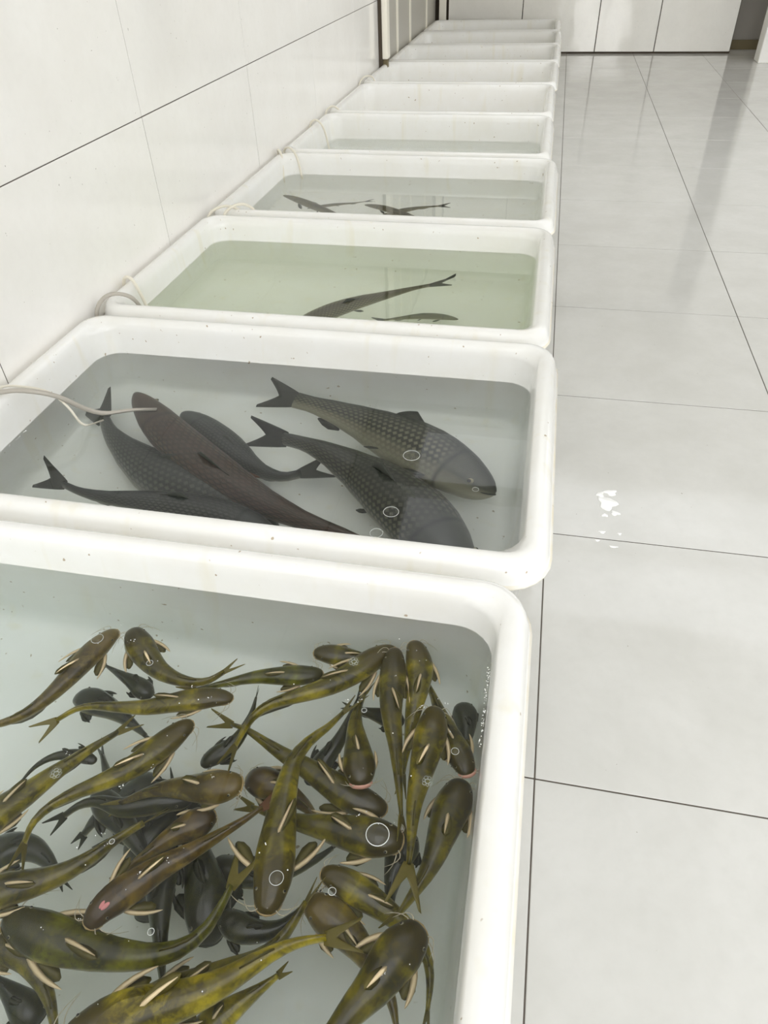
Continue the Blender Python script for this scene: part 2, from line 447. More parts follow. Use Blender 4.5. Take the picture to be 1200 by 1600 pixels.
# ------------------------------------------------------------------ the tubs
def rrect(x0, x1, y0, y1, r, n=7):
    out = []
    for cx, cy, a0 in ((x1 - r, y1 - r, 0), (x0 + r, y1 - r, 90), (x0 + r, y0 + r, 180), (x1 - r, y0 + r, 270)):
        for k in range(n):
            a = math.radians(a0 + 90 * k / (n - 1)); out.append((cx + r * math.cos(a), cy + r * math.sin(a)))
    return out
PROF = [(0.092, 0.002), (0.078, 0.012), (0.046, 0.318), (0.014, 0.320), (0.001, 0.319), (-0.003, 0.322), (-0.003, 0.327), (0.002, 0.331),
        (0.006, 0.344), (0.010, 0.361), (0.018, 0.376), (0.029, 0.384), (0.042, 0.385), (0.052, 0.3825), (0.059, 0.376), (0.063, 0.366), (0.066, 0.345),
        (0.071, 0.27), (0.086, 0.065), (0.094, 0.042), (0.108, 0.028), (0.130, 0.022)]
def inner_inset(z): return 0.066 + (0.345 - z) / 0.28 * 0.020
def tub_mesh(w, l, seed):
    vs, fs = [], []
    loops = []
    rng = random.Random(seed)
    ph = [rng.uniform(0, 6.28) for _ in range(4)]
    for d, z in PROF:
        r = max(0.105 - d, 0.035) if d < 0.06 else max(0.085 - (d - 0.06) * 0.4, 0.05)
        pts = rrect(d, w - d, d, l - d, r)
        loops.append(len(vs))
        # long sides sag and bow a few millimetres, as moulded plastic does
        for x, y in pts:
            vs.append((x, y, z))
    n = 28
    # subdivide long edges by inserting nothing: corners carry the curve, sides stay straight
    for a, b in zip(loops, loops[1:]):
        for k in range(n):
            k2 = (k + 1) % n
            fs.append((a + k, a + k2, b + k2, b + k))
    fs.append(tuple(loops[0] + k for k in range(n - 1, -1, -1)))
    fs.append(tuple(loops[-1] + k for k in range(n)))
    return mesh('fish_tub', vs, fs)
# right edge, front edge, depth, water level, label
TUBS = [
    (-0.048, -0.822, 1.045, 0.285, 'white plastic tub in front, crowded with olive catfish'),
    (-0.014, 0.236, 1.040, 0.265, 'white plastic tub holding six big dark carp, second from the front'),
    (-0.042, 1.290, 1.050, 0.285, 'white plastic tub with one large scaled carp, grey and white hoses over its left rim'),
    (-0.046, 2.352, 1.085, 0.280, 'white plastic tub with four slim carp, two hose loops at each left corner'),
    (-0.088, 3.452, 1.025, 0.235, 'white plastic tub with rippled water and no fish'),
    (-0.096, 4.486, 1.060, None, 'white plastic tub showing no water, behind the one with rippled water'),
    (-0.088, 5.552, 1.050, None, 'white plastic tub with a hose loop, just in front of the cream pole'),
    (-0.086, 6.610, 1.000, None, 'white plastic tub just beyond the cream pole, third from the far wall'),
    (-0.090, 7.620, 0.990, None, 'white plastic tub second from the far wall'),
    (-0.112, 8.622, 1.010, None, 'white plastic tub farthest back, against the far wall'),
]
WCOL = {0: ((0.965, 0.99, 0.98), (0.70, 0.95, 0.91)), 1: ((0.96, 0.985, 0.965), (0.74, 0.95, 0.86)), 2: ((0.955, 0.985, 0.93), (0.76, 0.95, 0.60)), 3: ((0.96, 0.985, 0.96), (0.85, 0.94, 0.86)), 4: ((0.96, 0.985, 0.97), (0.85, 0.94, 0.89))}
WLAB = ['clear pale water in the front tub around the catfish', 'greenish still water around the six big carp', 'pale green still water around the single large scaled carp', 'greenish water around the four slim carp', 'rippled water in the tub without fish']
for i, (xr, yf, l, zw, lb) in enumerate(TUBS):
    w = xr - (WX + 0.006)
    tb = link('fish_tub', tub_mesh(w, l, i), M['plastic'], None, (WX + 0.006, yf, 0))
    tb.data.materials.append(M['flange'])
    for q in tb.data.polygons:
        if len(q.vertices) == 4 and 3 * 28 <= q.index < 7 * 28: q.material_index = 1
    tag(tb, lb, 'tub', 'white fish tubs in a row along the wall')
    if zw:
        zs = [0.019, 0.05, 0.10, zw]
        vs, fs = [], []
        for z in zs:
            d = (inner_inset(max(z, 0.06)) - 0.004) + (0.02 if z < 0.03 else 0)
            for x, y in rrect(d, w - d, d, l - d, 0.075): vs.append((x, y, z))
        for a in range(len(zs) - 1):
            for k in range(28):
                k2 = (k + 1) % 28; fs.append((a * 28 + k, a * 28 + k2, a * 28 + 28 + k2, a * 28 + 28 + k))
        fs.append(tuple(range(27, -1, -1))); fs.append(tuple((len(zs) - 1) * 28 + k for k in range(28)))
        sc, ac = WCOL[i]
        mt = m_water('water', 1.0 if i == 4 else 0.035, 22.0 if i == 4 else 5.0, (0.22, 0.30, 0.6, 0.6, 0.5)[i], sc, 0.5, ac)
        wo = link('water', mesh('water', vs, fs), mt, None, (WX + 0.006, yf, 0), False)
        tag(wo, WLAB[i], 'water', None, 'stuff')

# ------------------------------------------------------------------ fish
class Body:
    """centre line, frames and half sizes of one fish; t runs 0 at the snout to 1 at the tail root"""
    def __init__(s, pts, W, wt, ht, kw, kh, roll, n):
        s.pts, s.L = spline(pts, n); s.n = n; s.W = W
        s.wt, s.ht, s.kw, s.kh, s.roll = wt, ht, kw, kh, math.radians(roll)
    def at(s, t):
        x = min(max(t, 0), 1) * (s.n - 1); i = min(int(x), s.n - 2); f = x - i
        p = s.pts[i].lerp(s.pts[i + 1], f)
        a = s.pts[max(0, i - 1)]; b = s.pts[min(s.n - 1, i + 2)]
        T = (b - a).normalized()
        S = T.cross(Vector((0, 0, 1))).normalized(); Uv = S.cross(T)
        c, sn = math.cos(s.roll), math.sin(s.roll)
        return p, T, S * c + Uv * sn, Uv * c - S * sn
    def half(s, t): return s.W / 2 * s.kw * curve_at(s.wt, t), s.W / 2 * s.kh * curve_at(s.ht, t)

def fish_body_mesh(name, B, org, m=16, flat=0.0, tend=1.0):
    vs, fs, uvs = [], [], []
    ts = [0.004, 0.014, 0.03, 0.055, 0.085, 0.12, 0.16, 0.20, 0.25, 0.30, 0.36, 0.42, 0.48, 0.54, 0.60, 0.66, 0.72, 0.78, 0.84, 0.89, 0.93, 0.965, 1.0]
    for t in ts:
        p, T, S, U = B.at(t); a, b = B.half(t)
        for k in range(m):
            an = 2 * math.pi * k / m
            cx, cz = math.cos(an), math.sin(an)
            if cz < 0: cz *= (1 - flat)
            vs.append(p + S * (a * cx) + U * (b * cz) - org)
    for i in range(len(ts) - 1):
        for k in range(m):
            k2 = (k + 1) % m
            fs.append((i * m + k, i * m + k2, (i + 1) * m + k2, (i + 1) * m + k))
            v0, v1 = k / m, (k + 1) / m
            uvs.append(((ts[i], v0), (ts[i], v1), (ts[i + 1], v1), (ts[i + 1], v0)))
    p, T, S, U = B.at(0); tip = len(vs); vs.append(p - T * 0.0 - org)
    p, T, S, U = B.at(1); end = len(vs); vs.append(p - org)
    l = (len(ts) - 1) * m
    for k in range(m):
        k2 = (k + 1) % m
        fs.append((tip, k2, k)); uvs.append(((0, (k + .5) / m), (ts[0], (k + 1) / m), (ts[0], k / m)))
        fs.append((end, l + k, l + k2)); uvs.append(((1, (k + .5) / m), (1, k / m), (1, (k + 1) / m)))
    return mesh(name, vs, fs, uvs)

def tail_mesh(name, p, T, q, b, ln, spread, notch, org, th=0.0009):
    """forked caudal fin: a fan of rays whose middle ones are short"""
    nrm = T.cross(q).normalized(); na, nf = 13, 6
    vs, fs = [], []
    for sgn in (1, -1):
        for i in range(na):
            g = -1 + 2 * i / (na - 1); le = ln * (notch + (1 - notch) * abs(g) ** 1.15) * (1 - 0.10 * max(0, abs(g) - 0.85) / 0.15)
            for k in range(nf):
                f = k / (nf - 1); h = b * .5 + (spread - b * .5) * f ** 0.9
                tk = th * (1 - f) * (1 - 0.7 * abs(g)) + 0.00025
                vs.append(p + T * (le * f - ln * .06) + q * (g * h) + nrm * (sgn * tk) - org)
    o2 = na * nf
    for i in range(na - 1):
        for k in range(nf - 1):
            a = i * nf + k
            fs.append((a, a + 1, a + nf + 1, a + nf)); fs.append((o2 + a, o2 + a + nf, o2 + a + nf + 1, o2 + a + 1))
    rim = [k for k in range(nf)] + [i * nf + nf - 1 for i in range(1, na)] + [(na - 1) * nf + k for k in range(nf - 2, -1, -1)] + [i * nf for i in range(na - 2, 0, -1)]
    for x, y in zip(rim, rim[1:] + rim[:1]): fs.append((x, o2 + x, o2 + y, y))
    return mesh(name, vs, fs)

EYE_ME = {}
def ball(name, parent, mat, loc, r):
    key = mat.name
    if key not in EYE_ME:
        bm = bmesh.new(); bmesh.ops.create_uvsphere(bm, u_segments=10, v_segments=7, radius=1.0)
        me = bpy.data.meshes.new(name); bm.to_mesh(me); bm.free(); me.materials.append(mat)
        me.polygons.foreach_set('use_smooth', [True] * len(me.polygons)); EYE_ME[key] = me
    o = bpy.data.objects.new(name, EYE_ME[key]); COL.objects.link(o); o.parent = parent; o.location = loc
    o.scale = (r, r, r); return o

CW = [(0, 0.08), (0.004, 0.26), (0.014, 0.43), (0.03, 0.57), (0.055, 0.70), (0.085, 0.80), (0.12, 0.89), (0.17, 0.98), (0.21, 1.0), (0.26, 0.97), (0.32, 0.90), (0.40, 0.79), (0.50, 0.66), (0.60, 0.53), (0.70, 0.41), (0.80, 0.30), (0.90, 0.21), (0.96, 0.15), (1.0, 0.13)]
CH = [(0, 0.08), (0.004, 0.14), (0.014, 0.24), (0.03, 0.36), (0.055, 0.50), (0.085, 0.60), (0.12, 0.68), (0.17, 0.76), (0.25, 0.82), (0.35, 0.78), (0.50, 0.66), (0.65, 0.52), (0.80, 0.40), (0.92, 0.33), (1.0, 0.36)]

def catfish(label, pts, W, m=0, pec=18, tail=35, taill=1.0, pink=False, sore=False):
    rng = random.Random(label)
    B = Body([Vector(p) for p in pts], W, CW, CH, 1.0, 1.0, rng.uniform(-8, 8), 48)
    org, _, _, _ = B.at(0.35)
    deep = m == 4
    L = min(B.L, W * 6.2)
    body = link('catfish', fish_body_mesh('catfish', B, org, 16, 0.15), CATM[m], None, org)
    tag(body, label, 'fish', 'olive catfish in the front tub')
    fin = M['fin_dark'] if deep else M['fin_olive']
    tailm = M['fin_dark'] if deep else (M['fin_red'] if m == 5 else M['fin_tail'])
    spm = M['fin_dark'] if deep else M['spine']
    sink = lambda v: v - org
    # pectoral spines and the soft fin behind each
    for s in (-1, 1):
        p, T, S, U = B.at(0.18); a, b = B.half(0.18)
        base = p + S * (s * a * 0.90) - U * (b * 0.30)
        an = math.radians(pec + rng.uniform(-5, 5)); ln = L * 0.19
        d = T * math.cos(an) + S * (s * math.sin(an)); q = S * (s * math.cos(an)) - T * math.sin(an)
        cv = [base + d * (ln * f) + q * (ln * 0.07 * math.sin(math.pi * f)) for f in (0, .15, .35, .55, .75, .9, 1)]
        k = W / 0.055
        o = link('pectoral_spine', ribbon_mesh('pectoral_spine', [sink(v) for v in cv], [x * k for x in (.0030, .0038, .0037, .0033, .0026, .0017, .0004)], 0.0016 * k, U), spm, body, smooth=True)
        if not deep: o['label'] = 'cream fin spine'
        fv = [base + d * (ln * f * 0.8) - q * (ln * 0.10 * f) - U * (ln * .10 * f) for f in (0, .3, .6, .85, 1)]
        link('pectoral_fin', ribbon_mesh('pectoral_fin', [sink(v) for v in fv], [x * k for x in (.002, .007, .010, .008, .002)], 0.0006, U * 0.9 + S * (s * .4)), fin, body)
    # dorsal spine and fin, folded back and leaning to one side
    lean = rng.choice((-1, 1)) * rng.uniform(0.1, 0.35)
    p, T, S, U = B.at(0.30); a, b = B.half(0.30); k = W / 0.055
    base = p + U * (b * 0.93); ln = L * 0.15
    d = (T * 0.95 + U * 0.14 + S * lean).normalized()
    cv = [base + d * (ln * f) + U * (ln * .06 * math.sin(math.pi * f)) for f in (0, .25, .5, .75, 1)]
    link('dorsal_spine', ribbon_mesh('dorsal_spine', [sink(v) for v in cv], [x * k for x in (.0026, .0027, .0023, .0016, .0004)], 0.0016 * k, U), spm, body)
    fv = [base + d * (ln * f * .95) + T * (ln * .12 * f) - U * (ln * .05 * f) for f in (0, .3, .6, .85, 1)]
    link('dorsal_fin', ribbon_mesh('dorsal_fin', [sink(v) + S * (lean * 0.012 * k) for v in fv], [x * k for x in (.001, .005, .007, .006, .001)], 0.0006, U + S * (-lean)), fin, body)
    # adipose fin on the back, anal fin under the tail stem
    fv = []
    for t in (0.66, 0.71, 0.76, 0.80):
        p, T, S, U = B.at(t); a, b = B.half(t); fv.append(p + U * (b * 1.05))
    link('adipose_fin', ribbon_mesh('adipose_fin', [sink(v) for v in fv], [x * k for x in (.001, .005, .007, .002)], 0.0015, S), fin, body)
    fv = []
    for t in (0.58, 0.64, 0.70, 0.76, 0.81):
        p, T, S, U = B.at(t); a, b = B.half(t); fv.append(p - U * (b * 0.9 + .004 * k))
    link('anal_fin', ribbon_mesh('anal_fin', [sink(v) for v in fv], [x * k for x in (.002, .011, .013, .010, .002)], 0.0007, S), fin, body)
    # forked tail
    p, T, S, U = B.at(1.0); a, b = B.half(1.0); tr = math.radians(tail)
    q = U * math.cos(tr) + S * math.sin(tr); ln = L * 0.17 * taill
    link('tail_fin', tail_mesh('tail_fin', p, T, q, b * 1.6, ln, ln * 0.42, 0.30, org), tailm, body)
    # head: lip, eyes, barbels
    pl = []
    for t, s in ((.05, -1), (.03, -1), (.014, -1), (.005, -1), (0, 0), (.005, 1), (.014, 1), (.03, 1), (.05, 1)):
        p, T, S, U = B.at(t); a, b = B.half(t); pl.append(p + S * (s * a * 0.97) - U * (b * .25) - T * (0.0006 if s == 0 else 0))
    lr = 0.0016 * k if not pink else 0.0042 * k
    lp = link('lip', tube_mesh('lip', [sink(v) for v in pl], [lr * x for x in (.3, .8, 1, 1, 1, 1, 1, .8, .3)], 6), M['lip_pink'] if pink else (M['fin_dark'] if deep else M['lip']), body)
    if pink: lp['label'] = 'pink sore snout'
    for s in (-1, 1):
        p, T, S, U = B.at(0.085); a, b = B.half(0.085)
        c = p + S * (s * a * .80) + U * (b * .50)
        e = ball('eye', body, M['iris'], sink(c), 0.0026 * k)
        ball('pupil', e, M['eye'], (S * (s * .25) + U * .40), 0.72)
        if deep: continue
        for j, (fo, ou, dn) in enumerate(((1.0, 0.8, -0.2), (0.25, 1.0, -0.5))):
            p, T, S, U = B.at(0.02 + j * .012); a, b = B.half(0.02 + j * .012)
            c = p + S * (s * a * .85) + U * (b * (.25 - .5 * j))
            ln = L * rng.uniform(.09, .14)
            cv = [c + (-T * fo * f * (1 - f * 1.1) + S * (s * ou * f) + U * (dn * f * f) + T * (0.5 * f * f)) * ln for f in (0, .2, .4, .6, .8, 1)]
            zmax = max(v.z for v in B.pts) + W * .28
            link('barbel', tube_mesh('barbel', [sink(Vector((v.x, v.y, min(v.z, zmax)))) for v in cv], [x * k for x in (.0009, .0008, .0007, .0006, .0005, .0002)], 5), M['barbel'], body)
    if sore:
        p, T, S, U = B.at(0.12); a, b = B.half(0.12)
        o = ball('sore', body, M['sore'], sink(p + U * b * .93 + S * a * .15), 1); o.scale = (.009, .0042, .0026)
        o.rotation_euler = (0, 0, math.atan2(T.y, T.x)); o['label'] = 'pink sore patch'
        o = ball('sore', body, M['sore'], sink(p + U * b * .95 - S * a * .06 - T * .003), 1); o.scale = (.007, .0030, .0022)
        o.rotation_euler = (0, 0, math.atan2(T.y, T.x) + .3); o['label'] = 'pink sore patch'
    return body

PW = [(0, 0.06), (0.004, 0.14), (0.014, 0.24), (0.03, 0.36), (0.06, 0.52), (0.10, 0.68), (0.16, 0.84), (0.24, 0.96), (0.34, 1.0), (0.45, 0.97), (0.58, 0.80), (0.70, 0.58), (0.82, 0.36), (0.92, 0.22), (1.0, 0.17)]
PH = [(0, 0.06), (0.004, 0.14), (0.014, 0.24), (0.03, 0.37), (0.06, 0.52), (0.10, 0.66), (0.16, 0.80), (0.24, 0.93), (0.34, 1.0), (0.45, 0.98), (0.58, 0.83), (0.70, 0.64), (0.82, 0.46), (0.92, 0.35), (1.0, 0.36)]
def carp(label, pts, W, grp, m=0, roll=0, tail=15):
    rng = random.Random(label)
    B = Body([Vector(p) for p in pts], W, PW, PH, 0.86, 1.05, roll, 48)
    org, _, _, _ = B.at(0.4)
    L = B.L
    body = link('carp', fish_body_mesh('carp', B, org, 20, 0.0), CARPM[m], None, org)
    tag(body, label, 'fish', grp)
    fm = M['fin_carp'] if m != 1 else M['fin_red']
    if m == 2: fm = M['fin_carp']
    sink = lambda v: v - org
    p, T, S, U = B.at(1.0); a, b = B.half(1.0); tr = math.radians(tail)
    q = U * math.cos(tr) + S * math.sin(tr); ln = L * 0.19
    link('tail_fin', tail_mesh('tail_fin', p, T, q, b * 1.7, ln, ln * 0.52, 0.50, org, 0.0014), M['fin_carp'], body)
    # dorsal fin: a row of rays joined into one leaning sail
    rows = 7; vs, fs = [], []
    for i in range(rows):
        f = i / (rows - 1); t = 0.42 + 0.13 * f
        p, T, S, U = B.at(t); a, b = B.half(t)
        h = W * (0.24 * (1 - f) ** 0.8 + 0.05)
        r0 = p + U * (b * .92); r1 = r0 + U * (h * .62) + T * (h * .95)
        for r in (r0, r1):
            for s in (-1, 1): vs.append(r + S * (s * 0.0011) - org)
    for i in range(rows - 1):
        o = i * 4
        fs += [(o, o + 4, o + 6, o + 2), (o + 1, o + 3, o + 7, o + 5), (o + 2, o + 6, o + 7, o + 3)]
    fs += [(0, 2, 3, 1), ((rows - 1) * 4, (rows - 1) * 4 + 1, (rows - 1) * 4 + 3, (rows - 1) * 4 + 2)]
    link('dorsal_fin', mesh('dorsal_fin', vs, fs), M['fin_carp'], body)
    for t, ln, w, nm in ((0.24, .11, .017, 'pectoral_fin'), (0.50, .06, .010, 'pelvic_fin')):
        for s in (-1, 1):
            p, T, S, U = B.at(t); a, b = B.half(t)
            c = p + S * (s * a * .80) - U * (b * .55)
            d = (T * .85 + S * (s * .40) - U * .30).normalized()
            cv = [c + d * (L * ln * f) for f in (0, .25, .5, .75, 1)]
            link(nm, ribbon_mesh(nm, [sink(v) for v in cv], [L * w * x for x in (.3, .7, 1, .9, .2)], 0.0012, U * .8 + S * (s * .5)), fm, body)
    cv = []
    for t in (0.74, 0.78, 0.82, 0.86):
        p, T, S, U = B.at(t); a, b = B.half(t); cv.append(p - U * (b * .95 + L * .012))
    link('anal_fin', ribbon_mesh('anal_fin', [sink(v) for v in cv], [L * x for x in (.004, .026, .022, .004)], 0.0012, S), fm, body)
    for s in (-1, 1):
        p, T, S, U = B.at(0.085); a, b = B.half(0.085)
        e = ball('eye', body, M['iris'], sink(p + S * (s * a * .90) + U * (b * .18)), W * 0.055)
        ball('pupil', e, M['eye'], (S * (s * .5)), 0.66)
    # jaw line
    pl = []
    for t, s in ((.035, -1), (.014, -1), (.004, -1), (0, 0), (.004, 1), (.014, 1), (.035, 1)):
        p, T, S, U = B.at(t); a, b = B.half(t); pl.append(p + S * (s * a * .98) - U * (b * .25))
    link('lip', tube_mesh('lip', [sink(v) for v in pl], [W * .02 * x for x in (.4, .9, 1, 1, 1, .9, .4)], 6), fm, body)
    return body

